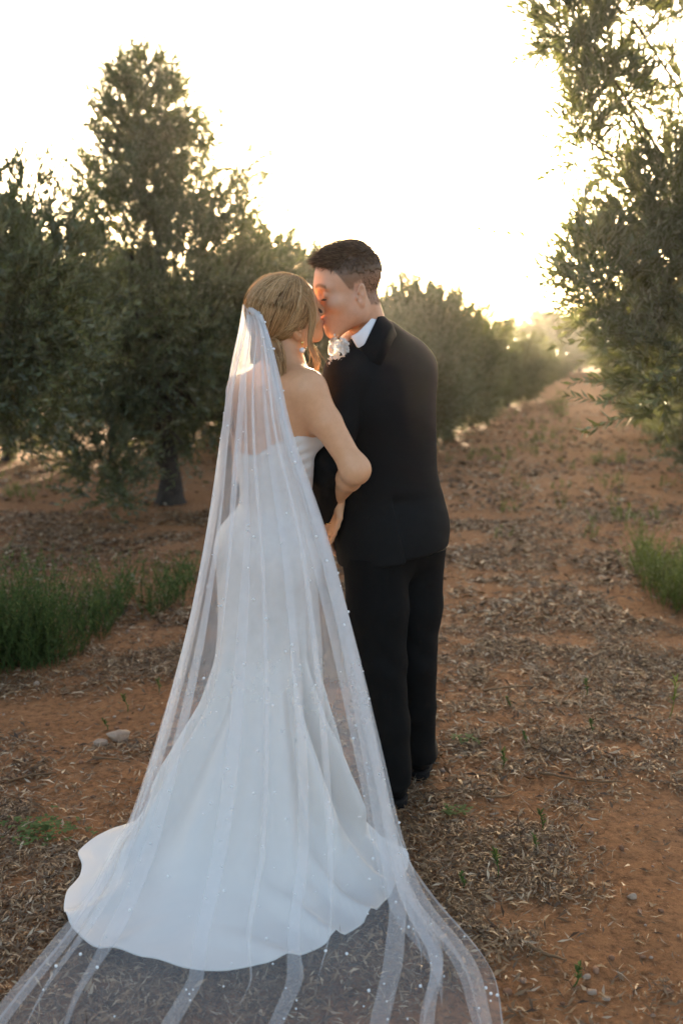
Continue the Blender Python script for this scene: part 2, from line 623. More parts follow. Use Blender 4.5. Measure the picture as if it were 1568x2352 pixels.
build_ground()


def hills():
    n = 160
    a = np.linspace(R(-50), R(50), n)
    h = 6 + 13 * vnoise(np.stack([a * 7, a * 0], -1), 8) + 5 * vnoise(np.stack([a * 25, a * 0 + 3], -1), 9) + 9 * np.exp(-((a - R(13.5)) / R(2.2)) ** 2)
    rows = []
    for d, k in ((900, 0.0), (960, 0.55), (1040, 0.9), (1150, 1.0), (1300, 0.7), (1500, 0.0)):
        rows.append(np.stack([np.sin(a) * d, np.cos(a) * d, h * k - 0.5 * (k == 0)], -1))
    V = np.array(rows).reshape(-1, 3)
    i = np.arange(6 * n).reshape(6, n)
    Q = np.stack([i[:-1, :-1], i[:-1, 1:], i[1:, 1:], i[1:, :-1]], -1).reshape(-1, 4)
    tag(link('hills', make_mesh('hills', V, Q), M['hill']), kind='structure')
hills()


# ------------------------------------------------------------------ olive trees
def leaf_block(base, d, nrmv, L, W, curl=0.12):
    """diamond leaves with a bent mid rib: base (n,3), direction d, normal, length, width"""
    side = nrm(np.cross(d, nrmv))
    nn = np.cross(side, d)
    L = np.broadcast_to(L, (len(base),))[:, None]
    W = np.broadcast_to(W, (len(base),))[:, None]
    m = base + d * L * 0.46 + nn * L * curl * 0.5
    tip = base + d * L - nn * L * curl * 0.3
    V = np.stack([base, m + side * W * 0.5, tip, m - side * W * 0.5], 1)
    i = np.arange(len(base) * 4).reshape(-1, 4)
    return V.reshape(-1, 3), i


def sample_blobs(blobs, n, r, shell=0.55):
    w = np.array([b[2] * np.prod(b[1]) ** 0.72 for b in blobs]); w = w / w.sum()
    k = r.choice(len(blobs), n, p=w)
    c = np.array([b[0] for b in blobs], float)[k]
    rr = np.array([b[1] for b in blobs], float)[k]
    d = nrm(r.normal(size=(n, 3)))
    rad = np.where(r.random(n) < shell, 0.72 + 0.33 * r.random(n) ** 0.8, r.random(n) ** (1 / 3))
    return c + d * rr * rad[:, None], nrm(d / rr)


def crown(blobs, n_twig, r, leaf=0.055, wid=0.0125, tl=0.26, npair=6, gap=0.42, gs=2.6, droop=0.0, upb=0.55, shoots=0.07, slen=0.45):
    p, out = sample_blobs(blobs, int(n_twig * 2.2), r)
    seed = int(r.integers(1000))
    g = vnoise(p * gs, seed) * .65 + vnoise(p * gs * 2.3, seed + 1) * .35
    keep = r.random(len(p)) < np.clip((g - gap + 0.03) * 11, 0, 1)
    p, out = p[keep][:n_twig], out[keep][:n_twig]
    mb = MB()

    def emit(p, d, tlen, npair, sag):
        n = len(p)
        bend = r.normal(size=(n, 3)) * 0.10 + np.array([0, 0, -sag])
        ts = np.linspace(0, 1, 3)
        paths = p[:, None, :] + (d[:, None, :] * ts[None, :, None] + bend[:, None, :] * (ts ** 2)[None, :, None]) * tlen[:, None, None]
        V, Q = tubes(paths, np.broadcast_to(np.array([0.0032, 0.0022, 0.0008]), (n, 3)), 3)
        mb.add(V, Q, a=0.02)
        tw_t = np.clip(0.45 + 0.24 * r.normal(size=n) + 0.7 * (vnoise(p * 2.4, 77) - 0.5), 0.02, 0.93)
        for j in range(npair):
            t = (j + 0.6) / npair
            b = p + (d * t + bend * t * t) * tlen[:, None]
            tan = nrm(d + 2 * bend * t)
            ph = r.random(n) * 6.28 if j == 0 else ph + 1.57
            s = nrm(np.cross(tan, np.array([0.2, 0.3, 0.9])))
            s2 = np.cross(tan, s)
            sv = s * np.cos(ph)[:, None] + s2 * np.sin(ph)[:, None]
            for sg in (-1, 1):
                dv = nrm(tan * (0.8 + 0.5 * r.random((n, 1))) + sv * sg * (0.6 + 0.25 * r.random((n, 1))) + np.array([0, 0, 0.12]) + r.normal(size=(n, 3)) * 0.1)
                nv = nrm(tan * 0.8 - sv * sg * 0.5 + np.array([0, 0, 0.45]) + r.normal(size=(n, 3)) * 0.25)
                LL = leaf * (0.65 + 0.6 * r.random(n)) * (1 - 0.35 * t)
                Vl, Ql = leaf_block(b, dv, nv, LL, wid * (0.8 + 0.4 * r.random(n)))
                tn = np.clip(tw_t + 0.1 * r.normal(size=n), 0, 0.95)
                tn = np.where(r.random(n) < 0.012, 1.0, tn)
                mb.add(Vl, Ql, a=np.repeat(tn, 4))
    n = len(p)
    d = nrm(out * 0.75 + r.normal(size=(n, 3)) * 0.42 + np.array([0, 0, upb]) - np.array([0, 0, droop]))
    emit(p, d, tl * (0.6 + 0.7 * r.random(n)), npair, .06)
    ns = int(n_twig * shoots)
    if ns:
        q, o2 = sample_blobs(blobs, ns, r, 1.0)
        d = nrm(o2 * 0.8 + r.normal(size=(ns, 3)) * 0.25 + np.array([0, 0, .75]))
        emit(q, d, slen * (0.5 + 0.8 * r.random(ns)), int(npair * 1.9), .14)
    return mb


def trunk_mb(base, tops, r, r0=0.10, h0=0.7, lean=(0, 0), limb=.5):
    mb = MB()
    b = np.asarray(base, float)
    fork = b + np.array([lean[0], lean[1], h0])
    pts = catmull([b + (0, 0, -0.06), b + (lean[0] * .25 + .02, lean[1] * .25, h0 * 0.35), fork + (0, 0, -h0 * .25), fork], 9)
    rad = np.interp(np.linspace(0, 1, 9), [0, 0.12, 0.4, 1], [r0 * 1.7, r0 * 1.2, r0 * 0.95, r0 * 0.8])
    rad = rad * (1 + 0.12 * r.normal(size=9))
    V, Q = tubes(pts[None], rad[None], 10, up=(1, 0.2, 0.1))
    V = V + (vnoise(V * 17, 5)[:, None] - 0.5) * 0.035
    mb.add(V, Q)
    for t in tops:
        t = np.asarray(t, float)
        mid = fork * 0.5 + t * 0.5 + r.normal(size=3) * 0.10
        pts = catmull([fork - (0, 0, .05), fork * .75 + t * .25 + r.normal(size=3) * .05 + (0, 0, .05), mid, t], 9)
        rad = r0 * limb * np.linspace(1, 0, 9) ** 1.3 + .006
        V, Q = tubes(pts[None], rad[None], 6)
        mb.add(V, Q)
        for _ in range(3):
            k = int(r.integers(3, 8))
            e = pts[k] + nrm(r.normal(size=3) + (0, 0, .5)) * (0.3 + 0.3 * r.random())
            q = catmull([pts[k], pts[k] * .5 + e * .5 + r.normal(size=3) * .04, e], 5)
            V, Q = tubes(q[None], np.linspace(rad[k] * .7, 0.004, 5)[None], 4)
            mb.add(V, Q)
    return mb


def olive_tree(label, base, blobs, n_twig, seed, r0=0.10, h0=0.7, lean=(0, 0), tops=None, mat='olive', limb=.5, **kw):
    r = np.random.default_rng(seed)
    base = np.asarray(base, float)
    base[2] = float(ground_z(base[0:1], base[1:2])[0])
    t = thing('olive_tree', label, 'tree', tuple(base), 'olive trees of the grove')
    tops = [b[0] for b in blobs] if tops is None else tops
    link('trunk', trunk_mb(base, tops, r, r0, h0, lean, limb).mesh('trunk', off=base), M['bark'], t)
    link('crown', crown(blobs, n_twig, r, **kw).mesh('crown', smooth=False, off=base), M[mat], t)
    return t


def B(u, v, Y, rx, ry, rz, w=1.0):
    return (P(u, v, Y), (rx, ry, rz), w)


# the tall tree left of the bride
tb = G(392, 1150)
blobs = [B(400, 640, 9.5, .82, .85, .85), B(330, 760, 9.3, .80, .85, .75), B(480, 780, 9.5, .62, .75, .72), B(340, 320, 9.5, .38, .36, .66, 1.5),
         B(300, 470, 9.4, .46, .40, .5, 1.3), B(410, 430, 9.5, .36, .35, .45, 1.2), B(520, 450, 9.4, .28, .3, .55, 1.2), B(555, 590, 9.4, .30, .3, .40, .9), B(335, 200, 9.5, .22, .2, .34, .9), B(318, 290, 9.45, .32, .3, .30, .7), B(350, 370, 9.45, .34, .3, .3, .6),
         B(250, 1010, 8.7, .42, .4, .34), B(240, 1090, 8.4, .30, .28, .30, .8), B(420, 930, 9.6, .70, .7, .35), B(230, 880, 9.0, .45, .5, .5)]
olive_tree('tall olive tree with leaning trunk and pointed crown, left of the veil', tb, blobs, 3900, 1, r0=0.105, h0=0.85, lean=(-.06, 0), leaf=0.100, wid=0.020, tl=0.27, gap=0.455, gs=3.2, shoots=.14, slen=.5)

# the nearer tree at the left edge
blobs = [B(20, 690, 6.9, .55, .7, .55), B(-120, 650, 7.0, .8, .8, .8), B(90, 580, 7.1, .30, .4, .42), B(60, 850, 7.0, .42, .5, .40), B(130, 700, 7.2, .22, .3, .42),
         B(-150, 900, 6.9, .7, .7, .5), B(30, 480, 7.1, .26, .3, .28, .7), B(120, 490, 7.2, .13, .15, .22, .6)]
olive_tree('bushy olive tree cut off by the left edge', P(-250, 1176, 7.2) * (1, 1, 0), blobs, 2200, 2, r0=0.11, h0=0.8, leaf=0.098, wid=0.020, tl=0.25, gap=0.45, gs=3.4, shoots=.08, slen=.38)

# the near tree on the right, its branches reaching into the frame
blobs = [B(1450, 630, 5.7, .36, .4, .28), B(1560, 560, 5.8, .36, .5, .36), B(1660, 700, 5.8, .5, .6, .55), B(1345, 610, 5.6, .15, .2, .13, 1.2), B(1330, 540, 5.6, .13, .16, .10, .9),
         B(1500, 480, 5.7, .22, .3, .20), B(1500, 740, 5.6, .24, .3, .20), B(1560, 830, 5.5, .28, .35, .22), B(1440, 770, 5.5, .16, .2, .10, 1.0), B(1390, 690, 5.6, .16, .2, .10, 1.0),
         B(1470, 850, 5.4, .14, .2, .10, .8), B(1530, 910, 5.3, .16, .2, .12, .8), B(1400, 560, 5.6, .20, .25, .16),
         B(1320, 60, 5.5, .15, .18, .13, 2.0), B(1430, 40, 5.5, .17, .2, .14, 2.0), B(1380, 140, 5.5, .15, .18, .12, 2.0), B(1300, 130, 5.4, .09, .1, .05, 2.0), B(1410, 200, 5.5, .13, .15, .10, 2.0),
         B(1330, 270, 5.5, .13, .15, .12, 2.0), B(1345, 340, 5.5, .09, .12, .08, 2.0), B(1540, 90, 5.6, .14, .2, .2, .8), B(1560, 260, 5.6, .10, .2, .28, .5), B(1500, 40, 5.6, .16, .2, .14, .5),
         B(1530, 390, 5.7, .16, .2, .16, .7), B(1650, 300, 5.8, .5, .5, .9, .6)]
olive_tree('near olive tree with branches hanging in from the right edge', np.array([3.45, 6.4, 0]), blobs, 1800, 3, r0=0.12, h0=0.9, lean=(-.1, 0), limb=.16, leaf=0.092, wid=0.0175, tl=0.21, gap=0.46, gs=4.6, shoots=.18, slen=.34,
           tops=[P(1420, 640, 5.7), P(1560, 560, 5.8), P(1330, 570, 5.6), P(1330, 60, 5.5), P(1450, 40, 5.5), P(1410, 210, 5.5), P(1345, 320, 5.5), P(1545, 150, 5.6), P(1500, 780, 5.6), P(1560, 870, 5.5)])


# prototypes for the rows behind; copies share their meshes
def proto_tree(seed, H, rad, n_twig, mat='olive', low=0.16, wid=0.026, leaf=0.10):
    r = np.random.default_rng(seed)
    blobs = []
    for k in range(7):
        a = k / 7 * 6.28 + r.random()
        q = rad * (0.35 + 0.25 * r.random())
        z = low + rad * 0.45 + (H - low - rad * .75) * r.random()
        blobs.append(((math.cos(a) * q, math.sin(a) * q, z), (rad * (.5 + .15 * r.random()), rad * (.5 + .15 * r.random()), rad * (.42 + .2 * r.random())), 1.0))
    blobs.append(((0, 0, (H + low) / 2), (rad * .8, rad * .8, (H - low) / 2 * .92), 1.2))
    for k in range(4):
        blobs.append(((r.normal() * rad * .35, r.normal() * rad * .35, H - .15), (rad * .2, rad * .2, .22 + .2 * r.random()), 0.6))
    tm = trunk_mb((0, 0, 0), [b[0] for b in blobs[:7]], r, 0.07, .55).mesh('trunk')
    cm = crown(blobs, n_twig, r, leaf=leaf, wid=wid, tl=0.25, npair=6, gap=0.42, gs=3.0, shoots=.06).mesh('crown', smooth=False)
    tm.materials.append(M['bark']); cm.materials.append(M[mat])
    return tm, cm

protos = [proto_tree(21, 2.3, 1.02, 2600), proto_tree(22, 2.25, 0.98, 2600), proto_tree(23, 2.4, 1.05, 2600)]
proto_green = proto_tree(24, 3.2, 1.9, 2200, 'green_leaf', low=0.2, wid=0.05, leaf=0.13)


def place_tree(label, x, y, h, rot, proto, base_h=2.3, group='olive trees of the grove', name='olive_tree', wide=1.0):
    t = thing(name, label, 'tree', (x, y, float(ground_z(np.array([x]), np.array([y]))[0])), group)
    s = h / base_h * (1 + 0.13 * math.sin(x * 7.3 + y * 3.1))
    t.scale = (s * wide, s * wide, s)
    t.rotation_euler = (0, 0, rot)
    link('trunk', proto[0], None, t)
    link('crown', proto[1], None, t)
    return t

ROW = [(-0.95, 13.2, 2.60, "olive tree rising right behind the two heads"),
       (0.35, 12.6, 1.98, "low olive tree behind the groom's back and head"),
       (0.85, 13.6, 1.95, "low olive tree half hidden behind the groom's right shoulder"),
       (1.1, 14.4, 2.10, "olive tree beside the suit jacket, first of the row left of the track"),
       (1.75, 16.4, 1.95, "second olive tree of the row left of the track"),
       (2.4, 18.4, 1.78, "third olive tree of the row left of the track"),
       (3.1, 20.8, 1.62, "fourth olive tree of the row left of the track"),
       (3.9, 23.6, 1.50, "fifth olive tree of the row left of the track"),
       (4.75, 26.8, 1.40, "sixth olive tree of the row left of the track"),
       (5.7, 30.2, 1.35, "seventh olive tree of the row left of the track"),
       (6.8, 34.2, 1.30, "eighth olive tree of the row left of the track"),
       (8.1, 39.0, 1.30, "ninth olive tree of the row left of the track"),
       (9.6, 44.6, 1.30, "last olive tree of the row left of the track, where it vanishes"),
       (4.25, 10.9, 1.75, "low pale olive bush under the near right branches"),
       (5.0, 15.6, 2.15, "dark rounded olive tree right of the track"),
       (6.4, 20.5, 1.80, "second olive tree right of the track, behind the dark rounded one"),
       (7.7, 26.0, 1.60, "third olive tree right of the track"),
       (9.2, 32.5, 1.50, "fourth olive tree right of the track"),
       (10.9, 39.5, 1.50, "fifth olive tree right of the track, near its far end"),
       (-2.35, 14.6, 2.4, "olive tree behind the tall one, seen through its low branches"),
       (-4.3, 12.8, 2.5, "yellowish olive tree behind the left edge tree"),
       (-3.4, 16.5, 2.4, "farther olive tree in the back row, left of the tall trunk"),
       (-1.4, 18.0, 2.4, "olive tree in the back row, right of the tall trunk"),
       (0.2, 19.5, 2.5, "olive tree in the back row, hidden mostly by the couple")]
for i, (x, y, h, lab) in enumerate(ROW):
    place_tree(lab, x, y, h, i * 2.1, protos[i % 3], wide=(0.80 + 0.30 * ((i * 7) % 5) / 4) * max(1, 1.9 / h))
FAR = [(1118, 55, 2.5, "far dark tree on the skyline above the olive row"), (1150, 57, 2.3, "second far dark tree on the skyline, from the left"),
       (1185, 54, 2.3, "low far dark tree over the bright green mound"), (1222, 58, 2.3, "far dark tree right of the green mound's top"),
       (1262, 52, 2.9, "tallest far dark tree left of the right branches"), (1292, 54, 2.8, "broad far dark tree beside the tallest one"),
       (1325, 53, 2.9, "far dark tree half behind the right branches")]
for i, (u, d, h, lab) in enumerate(FAR):
    place_tree(lab, (u - 784) / F_PX * d, d, h, i * 1.3, protos[i % 3], group='dark trees on the skyline', name='far_tree', wide=1.5)
for i, (u, d, h, lab) in enumerate([(1185, 47, 1.45, "bright green rounded bush at the end of the olive row, left one"), (1222, 48, 1.55, "bright green rounded bush at the end of the olive row, middle one"), (1260, 47, 1.4, "bright green rounded bush at the end of the olive row, right one")]):
    place_tree(lab, (u - 784) / F_PX * d, d, h, i * 1.7, proto_green, 3.2, 'bright green bushes beyond the row', 'green_bush', wide=1.25)


# ------------------------------------------------------------------ leaf litter, pebbles, weeds
def litter_density(x, y):
    p = np.stack([x, y], -1)
    d = 0.46 + 0 * x
    def blob(u, v, rx, ry, a, rot=0.0):
        c = G(u, v)
        dx, dy = x - c[0], y - c[1]
        ca, sa = math.cos(rot), math.sin(rot)
        q = ((dx * ca + dy * sa) / rx) ** 2 + ((-dx * sa + dy * ca) / ry) ** 2
        return a * np.exp(-q)
    d = d + blob(90, 1850, .50, .30, 1.1) + blob(300, 1760, .35, .18, .9) + blob(120, 1700, .3, .1, .3) + blob(60, 2010, .4, .16, .8)
    d = d + blob(1080, 1900, .30, .45, 1.1, -.2) + blob(1150, 2050, .26, .30, 1.1, .3) + blob(1220, 2250, .22, .22, 1.0, .4) + blob(1130, 1690, .42, .22, 1.0) + blob(1300, 1700, .4, .12, .7)
    d = d + blob(1150, 1480, .6, .5, .9) + blob(1230, 1330, .8, 1.0, .8) + blob(1250, 1150, 1.0, 2.0, .7) + blob(500, 2280, .9, .30, .6)
    d = d + blob(380, 1480, .35, .35, .9) + blob(200, 1230, 1.4, 1.2, .25) - blob(100, 1330, .9, .6, .25)
    d = d - blob(160, 1630, .42, .16, .9) - blob(1460, 1950, .4, .5, .55) - blob(1450, 2200, .3, .3, .6) - blob(1010, 1740, .12, .10, .6) - blob(1000, 1860, .10, .10, .6)
    m = vnoise(p * 2.2, 31) * .6 + vnoise(p * 6.5, 32) * .4
    d = d * np.clip((m - 0.28) * 3.6, 0.08, 1.5)
    streak = vnoise(p * np.array([3.0, 11.0]), 33)
    fade = np.clip(1.25 - (y - 9) / 15, 0.0, 1)
    return np.clip(d * (0.5 + 1.2 * streak), 0.03, 1.4) * fade


def build_litter():
    r = np.random.default_rng(5)
    mb = MB()
    for (x0, x1, y0, y1, n, L0, thick) in ((-1.35, 1.6, 1.85, 3.2, 110000, 0.030, 1.0), (-2.0, 2.0, 3.2, 5.2, 140000, 0.037, 1.0), (-3.6, 3.6, 5.2, 9.0, 110000, 0.055, 1.25), (-4, 8.5, 9, 26, 95000, 0.080, 1.7)):
        x = r.uniform(x0, x1, n); y = r.uniform(y0, y1, n)
        k = r.random(n) < litter_density(x, y)
        x, y = x[k], y[k]
        n = len(x)
        a = r.uniform(0, 6.28, n)
        tilt = r.normal(size=n) * 0.22
        d = nrm(np.stack([np.cos(a), np.sin(a), tilt], -1))
        up = nrm(np.stack([r.normal(size=n) * .5, r.normal(size=n) * .5, np.ones(n)], -1))
        up = np.where((r.random(n) < .5)[:, None], up, -up)
        L = L0 * (0.35 + 1.2 * r.random(n) ** 1.5)
        W = L * (0.13 + 0.11 * r.random(n)) * thick
        straw = r.random(n) < 0.28
        W = np.where(straw, 0.0022 * thick, W); L = np.where(straw, L * 1.7, L)
        z = ground_z(x, y) + 0.002 + 0.012 * r.random(n) ** 2 + np.abs(tilt) * L * 0.4
        base = np.stack([x, y, z], -1) - d * (L * .5)[:, None]
        V, Q = leaf_block(base, d, up, L, W, 0.22)
        tn = np.clip(0.42 + 0.30 * r.normal(size=n), 0, 1)
        mb.add(V, Q, a=np.repeat(tn, 4))
    o = link('leaf_litter', mb.mesh('leaf_litter', smooth=False), M['dry'])
    tag(o, 'dry grey brown olive leaves and straw strewn over the red earth', 'leaf litter', kind='stuff')
build_litter()


def ico(sub=1):
    t = (1 + 5 ** .5) / 2
    v = nrm(np.array([(-1, t, 0), (1, t, 0), (-1, -t, 0), (1, -t, 0), (0, -1, t), (0, 1, t), (0, -1, -t), (0, 1, -t), (t, 0, -1), (t, 0, 1), (-t, 0, -1), (-t, 0, 1)], float))
    f = [(0, 11, 5), (0, 5, 1), (0, 1, 7), (0, 7, 10), (0, 10, 11), (1, 5, 9), (5, 11, 4), (11, 10, 2), (10, 7, 6), (7, 1, 8), (3, 9, 4), (3, 4, 2), (3, 2, 6), (3, 6, 8), (3, 8, 9), (4, 9, 5), (2, 4, 11), (6, 2, 10), (8, 6, 7), (9, 8, 1)]
    v = list(map(tuple, v))
    for _ in range(sub):
        cache, nf = {}, []
        def mid(a, b):
            k = (min(a, b), max(a, b))
            if k not in cache:
                m = nrm(np.array(v[a]) + np.array(v[b])); v.append(tuple(m)); cache[k] = len(v) - 1
            return cache[k]
        for a, b, c in f:
            ab, bc, ca = mid(a, b), mid(b, c), mid(c, a)
            nf += [(a, ab, ca), (b, bc, ab), (c, ca, bc), (ab, bc, ca)]
        f = nf
    return np.array(v), np.array(f)


def build_pebbles():
    r = np.random.default_rng(8)
    v, f = ico(0)
    mb = MB()
    n = 1700
    x = r.uniform(-1.7, 1.9, n); y = r.uniform(1.9, 5.5, n)
    z = ground_z(x, y)
    s = 0.003 + 0.011 * r.random(n) ** 3
    for i in range(n):
        q = v * s[i] * (r.random(3) * .6 + .6) * (1, 1, .65)
        mb.add(q + (x[i], y[i], z[i] + s[i] * .25), T=f, a=r.random())
    m, nt, b, o_ = new_mat('earth_clods')
    a = attr(nt)
    rr = ramp(nt, a.outputs['Fac'], [(0, (0.17, 0.08, 0.04)), (0.7, (0.28, 0.14, 0.075)), (1, (0.40, 0.30, 0.22))])
    nt.links.new(rr.outputs[0], b.inputs['Base Color']); b.inputs['Roughness'].default_value = 0.95
    o = link('pebbles', mb.mesh('pebbles', smooth=False), m)
    tag(o, 'small earth clods and pebbles scattered on the red ground', 'pebbles', kind='stuff')
build_pebbles()


def stone(label, u, v, sx, sy, sz, seed, rot=0.0, matn='stone', dz=0.35):
    vv, f = ico(2)
    r = np.random.default_rng(seed)
    q = vv * (1 + 0.5 * (vnoise(vv * 1.6 + 7, seed)[:, None] - .5) + 0.2 * (vnoise(vv * 4 + 7, seed + 1)[:, None] - .5))
    for _ in range(5):
        nn = nrm(r.normal(size=3)); h = 0.62
        d = q @ nn
        q = q - np.maximum(d - h, 0)[:, None] * nn
    g = G(u, v)
    g[2] = float(ground_z(g[0:1], g[1:2])[0])
    o = link('stone', make_mesh('stone', q * (sx, sy, sz), f, smooth=False), M[matn], None, (g[0], g[1], g[2] + sz * dz))
    o.rotation_euler = (0.1, 0.05, rot)
    tag(o, label, 'stone', 'loose stones on the track')
stone('flat pale angular stone on bare earth left of the veil', 275, 1690, .055, .04, .026, 3, .2)
stone('small reddish stone touching the flat pale stone', 232, 1702, .028, .022, .02, 4)
stone('small pale round stone left of the flat one, by the weeds', 85, 1572, .016, .014, .012, 5)
stone('small grey stone in the litter at the bottom right corner', 1358, 2268, .012, .010, .008, 6)
stone('small reddish stone beside the grey one at the bottom right', 1345, 2235, .011, .009, .008, 7)
stone('rounded clod on the bare earth near the right edge', 1450, 2055, .014, .012, .011, 8)


def stick(label, pts_uv, r0, seed):
    r = np.random.default_rng(seed)
    pts = []
    for u, v in pts_uv:
        g = G(u, v); g[2] = float(ground_z(g[0:1], g[1:2])[0]) + r0 + .004 + .006 * r.random()
        pts.append(g)
    c = np.mean(pts, 0)
    p = catmull(np.array(pts) - c, 12) + r.normal(size=(12, 3)) * .0012
    V, Q = tubes(p[None], np.linspace(r0, r0 * .45, 12)[None] * (1 + .15 * r.normal(size=(1, 12))), 6)
    o = link('stick', make_mesh('stick', V, Q, True, {'tint': np.full(len(V), .35)}), M['dry'], None, tuple(c))
    tag(o, label, 'stick', 'dry sticks on the ground')
stick('thin dark stick at the left edge below the bare earth', [(20, 1790), (70, 1775), (130, 1768)], .006, 1)
stick('pale straight stick lying in the litter below the flat stone', [(215, 1738), (262, 1741), (300, 1748)], .005, 2)
stick('dry twig left of the train on bare soil', [(20, 2128), (55, 2115), (90, 2110)], .006, 3)
stick('long thin twig in the litter right of the shoes', [(1235, 1775), (1330, 1790), (1435, 1805)], .005, 4)
stick('curved stem lying on bare earth right of the shoes', [(1115, 1830), (1160, 1828), (1195, 1812)], .0045, 5)
stick('forked looking twig at the lower right by the veil edge', [(1210, 2170), (1250, 2190), (1300, 2205)], .006, 6)
stick('short pale twig on bare soil at the right', [(1265, 1990), (1290, 2002), (1318, 2012)], .004, 7)
stick('dark stick across the litter at the right of the trousers', [(1110, 1585), (1180, 1578), (1240, 1572)], .006, 8)


def weeds(name, label, cat, spots, seed, mat='weed'):
    """upright thin-leaved weeds; spots = (x, y, height, stems)"""
    r = np.random.default_rng(seed)
    mb = MB()
    for x, y, h, ns in spots:
        z0 = float(ground_z(np.array([x]), np.array([y]))[0])
        for s in range(ns):
            hh = h * (0.55 + 0.55 * r.random())
            b = np.array([x + r.normal() * .03, y + r.normal() * .03, z0 - .005])
            lean = np.array([r.normal() * .28, r.normal() * .28, 1.0])
            p = np.array([b + lean * hh * t + np.array([r.normal(), r.normal(), 0]) * .01 * t for t in np.linspace(0, 1, 5)])
            V, Q = tubes(p[None], np.linspace(.0022, .0007, 5)[None], 3)
            mb.add(V, Q, a=.35)
            nl = int(14 + hh * 60)
            t = np.sort(r.random(nl)) * .95 + .05
            q = np.stack([np.interp(t, np.linspace(0, 1, 5), p[:, k]) for k in range(3)], -1)
            a = r.random(nl) * 6.28
            d = nrm(np.stack([np.cos(a), np.sin(a), .5 + .5 * r.random(nl)], -1))
            L = (.022 + .03 * r.random(nl)) * (1.15 - .6 * t)
            V, Q = leaf_block(q, d, np.broadcast_to([0, 0, 1.0], d.shape), L, .0042 + .003 * r.random(nl), .2)
            mb.add(V, Q, a=np.repeat(np.clip(.4 + .25 * r.normal(size=nl) + .25 * (t - .5), 0, 1), 4))
    o = link(name, mb.mesh(name, smooth=False), M[mat])
    tag(o, label, cat, kind='stuff')

r_ = np.random.default_rng(40)
sp = []
for i in range(150):
    u = r_.uniform(-120, 440) if i % 3 else r_.uniform(-120, 130)
    t = (u + 60) / 500
    v = np.interp(u, [-120, 0, 150, 260, 440], [1555, 1545, 1525, 1445, 1385]) - 70 * r_.random() ** 1.5
    g = G(u, v)
    sp.append((g[0], g[1], np.interp(u, [-120, 60, 180, 300, 440], [.46, .42, .34, .26, .18]) * (0.8 + .5 * r_.random()), 5))
weeds('weeds', 'dense dark green weeds growing along the left of the veil', 'weeds', sp, 41)
sp = []
for i in range(80):
    u = r_.uniform(1460, 1640)
    v = np.interp(u, [1465, 1520, 1640], [1325, 1390, 1420]) - 80 * r_.random()
    g = G(u, v)
    sp.append((g[0], g[1], .15 + .15 * r_.random() + (.12 if r_.random() < .2 else 0), 6))
weeds('weeds', 'yellow green weeds at the right edge beside the track', 'weeds', sp, 42, 'green_leaf')
sp = []
for (u0, v0, du, dv, n) in ((1150, 1050, 70, 18, 22), (1285, 930, 12, 28, 60), (1240, 1000, 36, 24, 40), (1410, 1065, 40, 8, 14), (1330, 1110, 120, 20, 14), (1330, 1200, 140, 40, 16), (30, 1135, 40, 8, 14), (120, 1090, 90, 12, 16)):
    for i in range(n):
        g = G(u0 + r_.normal() * du, v0 + r_.normal() * dv * .7)
        sp.append((g[0], g[1], .08 + .12 * r_.random(), 4))
weeds('grass', 'thin patches of low green grass along the track and grove floor', 'grass', sp, 43, 'green_leaf')


def seedling(label, u, v, h, seed, mat='weed', wide=1.0):
    r = np.random.default_rng(seed)
    g = G(u, v); g[2] = float(ground_z(g[0:1], g[1:2])[0])
    mb = MB()
    lean = np.array([r.normal() * .12, r.normal() * .12, 1])
    p = np.array([lean * h * t + np.array([.006 * math.sin(5 * t), 0, -.006]) for t in np.linspace(0, 1, 6)])
    V, Q = tubes(p[None], np.linspace(.0024, .001, 6)[None], 5)
    stem = MB(); stem.add(V, Q, a=.45)
    n = int(26 * wide)
    t = .25 + .75 * r.random(n) ** .6
    q = np.stack([np.interp(t, np.linspace(0, 1, 6), p[:, k]) for k in range(3)], -1)
    a = r.random(n) * 6.28
    d = nrm(np.stack([np.cos(a), np.sin(a), .35 + .8 * t], -1))
    V, Q = leaf_block(q, d, np.broadcast_to([0, 0, 1.0], d.shape), h * (.18 + .16 * r.random(n)) * wide, .005 + .004 * r.random(n), .2)
    mb.add(V, Q, a=np.repeat(np.clip(.5 + .25 * r.normal(size=n), 0, 1), 4))
    t_ = thing('seedling', label, 'plant', tuple(g), 'seedlings on the ground')
    link('stem', stem.mesh('stem'), M[mat], t_)
    link('foliage', mb.mesh('foliage', smooth=False), M[mat], t_)
SEED = [(293, 1628, .07, 'thin seedling on bare earth above the flat stone'), (246, 1664, .05, 'short seedling just left of the flat stone'), (363, 1590, .06, 'dark seedling close to the veil on bare earth'),
        (1150, 1758, .08, 'upright seedling in the litter right of the shoes'), (1241, 1900, .07, 'seedling in the litter, middle right'), (1140, 2010, .09, 'tallest seedling in the litter near the veil'),
        (1225, 1945, .05, 'small seedling in front of the middle right one'), (1060, 2030, .05, 'small seedling close to the veil edge'), (1313, 2255, .06, 'seedling at the lower right near the grey stone'),
        (1344, 1590, .07, 'slender seedling on the track right of the trousers'), (1356, 1680, .06, 'seedling behind the long thin twig'), (1205, 1700, .05, 'seedling left of the long thin twig'),
        (1170, 1620, .05, 'seedling beside the dark stick'), (1535, 1640, .16, 'tall spindly weed at the right edge'), (1420, 1140, .22, 'yellow green sprig standing beside the far track'),
        (1430, 1225, .24, 'loose sprig beside the right weeds')]
for i, (u, v, h, lab) in enumerate(SEED):
    seedling(lab, u, v, h, 100 + i, 'green_leaf' if u > 1400 else 'weed')


